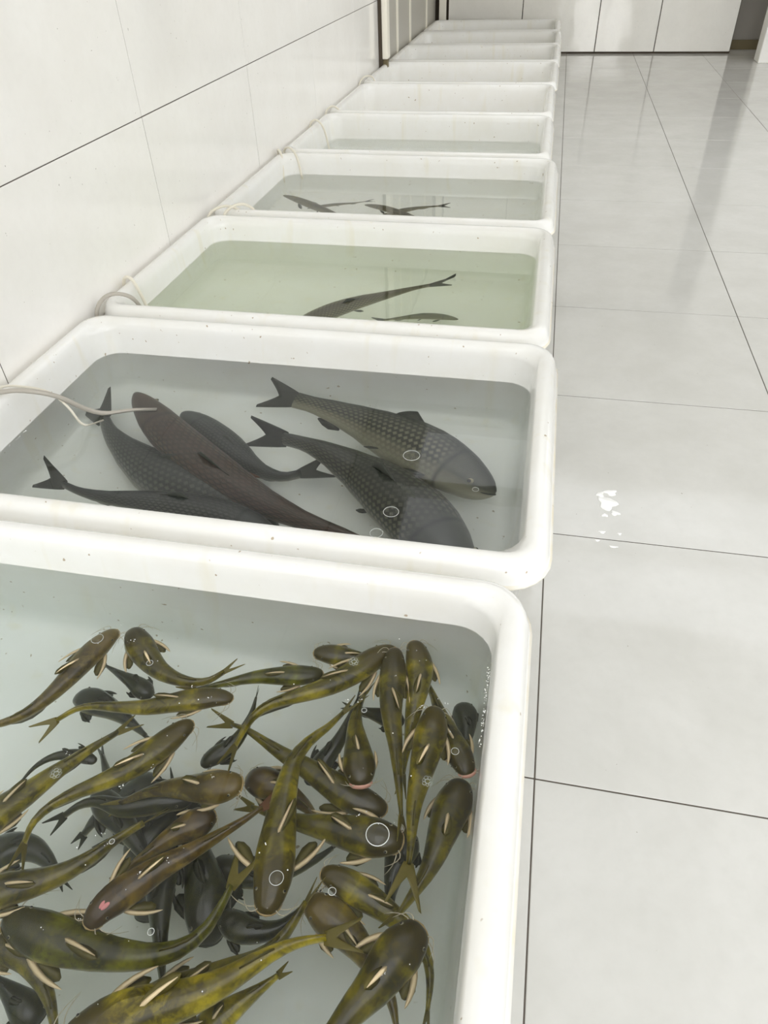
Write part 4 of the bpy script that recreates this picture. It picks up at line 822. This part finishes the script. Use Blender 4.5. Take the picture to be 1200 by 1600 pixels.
# ------------------------------------------------------------------ bubbles on the water
for lb, x, y, zw, r in BUBBLES:
    vs, fs = [], []
    n = 20; prof = [(1.0, 0.0), (0.985, 0.10), (0.92, 0.24), (0.78, 0.38), (0.55, 0.49), (0.28, 0.54)]
    for rr, zz in prof:
        for k in range(n):
            a = 2 * math.pi * k / n; vs.append((r * rr * math.cos(a), r * rr * math.sin(a), r * zz))
    for i in range(len(prof) - 1):
        for k in range(n):
            k2 = (k + 1) % n; fs.append((i * n + k, i * n + k2, (i + 1) * n + k2, (i + 1) * n + k))
    b0 = (len(prof) - 1) * n; vs.append((0, 0, r * .55))
    for k in range(n): fs.append((b0 + k, b0 + (k + 1) % n, len(vs) - 1))
    if 'foamy' in lb or 'silvery' in lb or 'slanting' in lb: r0, r = r, r * 0.45
    else: r0 = 0
    o = link('air_bubble', mesh('air_bubble', vs, fs), M['bubble'], None, (x, y, zw + 0.0006)); tag(o, lb, 'bubble', 'air bubbles on the water')
    ring = [(r * math.cos(2 * math.pi * k / 24), r * math.sin(2 * math.pi * k / 24), 0) for k in range(25)]
    link('meniscus', tube_mesh('meniscus', ring, 0.00045 if r < .013 else .0008, 5), M['rim'], o, (0, 0, 0))
    if r0:
        for k in range(7):
            c = bpy.data.objects.new('bubble', o.data); COL.objects.link(c); c.parent = o
            a = k * 0.9 + 0.3; c.location = (r0 * 0.66 * math.cos(a), r0 * 0.66 * math.sin(a), 0); c.scale = [0.55 + 0.3 * ((k * 37) % 5) / 5] * 3
            link('meniscus', tube_mesh('meniscus', ring, 0.0004, 5), M['rim'], c, (0, 0, 0))

# ------------------------------------------------------------------ foam caught along two waterlines
def foam(label, a, b, n, seed):
    rng = random.Random(seed); bm = bmesh.new()
    for k in range(n):
        f = rng.random(); r = rng.uniform(0.0006, 0.0017)
        c = Vector(a).lerp(Vector(b), f) + Vector((rng.uniform(-1, 1) * .003, rng.uniform(-1, 1) * .004, 0))
        bmesh.ops.create_icosphere(bm, subdivisions=1, radius=r, matrix=Matrix.Translation(c - Vector(a)))
    me = bpy.data.meshes.new('foam'); bm.to_mesh(me); bm.free()
    tag(link('foam', me, M['foam'], None, a), label, 'foam', None, 'stuff')
foam('line of tiny bubbles along the right waterline of the front tub', (-0.124, -0.12, 0.2855), (-0.122, 0.06, 0.2855), 70, 3)
foam('sparse tiny bubbles along the left waterline of the six carp tub', (-1.570, 0.42, 0.2655), (-1.570, 0.72, 0.2655), 45, 4)

# flecks of foam and tiny bubbles riding over the backs of the catfish
rng = random.Random(11); bm = bmesh.new()
for spec in CATFISH:
    if spec[1][0][2] < 0.23: continue
    for k in range(rng.randint(2, 6)):
        q = spec[1]; f = rng.random() ** 1.3 * (len(q) - 1.01); a, b = Vector(q[int(f)]), Vector(q[int(f) + 1])
        c = a.lerp(b, f - int(f)) + Vector((rng.uniform(-.4, .4), rng.uniform(-.4, .4), 0)) * spec[2]
        if not (-1.5 < c.x < -0.14 and -0.7 < c.y < 0.12): continue
        for g in range(rng.choice((1, 1, 2, 4))):
            d = Vector((c.x + rng.uniform(-.004, .004), c.y + rng.uniform(-.004, .004), 0.2852))
            bmesh.ops.create_icosphere(bm, subdivisions=1, radius=rng.uniform(0.0005, 0.0014), matrix=Matrix.Translation(d) @ Matrix.Diagonal((1, 1, .6, 1)))
me = bpy.data.meshes.new('foam'); bm.to_mesh(me); bm.free()
tag(link('foam', me, M['foam'], None, (0, 0, 0)), 'white flecks of foam on the water over the catfish backs', 'foam', None, 'stuff')

# ------------------------------------------------------------------ splashes of water on the floor, their bright glint painted as white
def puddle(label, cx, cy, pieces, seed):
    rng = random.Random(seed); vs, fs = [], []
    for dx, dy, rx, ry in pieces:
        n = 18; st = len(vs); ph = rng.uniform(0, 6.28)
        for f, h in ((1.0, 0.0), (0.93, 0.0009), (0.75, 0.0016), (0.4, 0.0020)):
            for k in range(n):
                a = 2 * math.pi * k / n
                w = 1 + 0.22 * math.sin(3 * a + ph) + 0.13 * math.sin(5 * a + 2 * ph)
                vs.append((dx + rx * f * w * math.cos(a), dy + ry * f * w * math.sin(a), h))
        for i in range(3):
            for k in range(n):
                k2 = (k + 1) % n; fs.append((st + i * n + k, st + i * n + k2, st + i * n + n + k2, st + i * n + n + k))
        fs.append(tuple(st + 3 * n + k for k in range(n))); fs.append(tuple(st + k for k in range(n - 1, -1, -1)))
    o = link('painted_splash_glint', mesh('painted_splash_glint', vs, fs), M['foam'], None, (cx, cy, 0.0002)); tag(o, label, 'puddle', 'splashes on the floor tiles')
puddle('wet splash with a painted white glint on the floor tile right of the carp tub', 0.185, 0.97, [(0, 0, .028, .034), (.012, .055, .020, .016), (-.020, .038, .012, .018), (.022, -.045, .014, .012), (-.01, -.06, .010, .008)], 1)
puddle('sparse drops with a painted white glint on the floor tile just in front of the splash', 0.165, 0.80, [(0, 0.03, .010, .006), (.05, .03, .006, .005), (-.015, -.01, .007, .005), (.03, -.03, .012, .004)], 2)
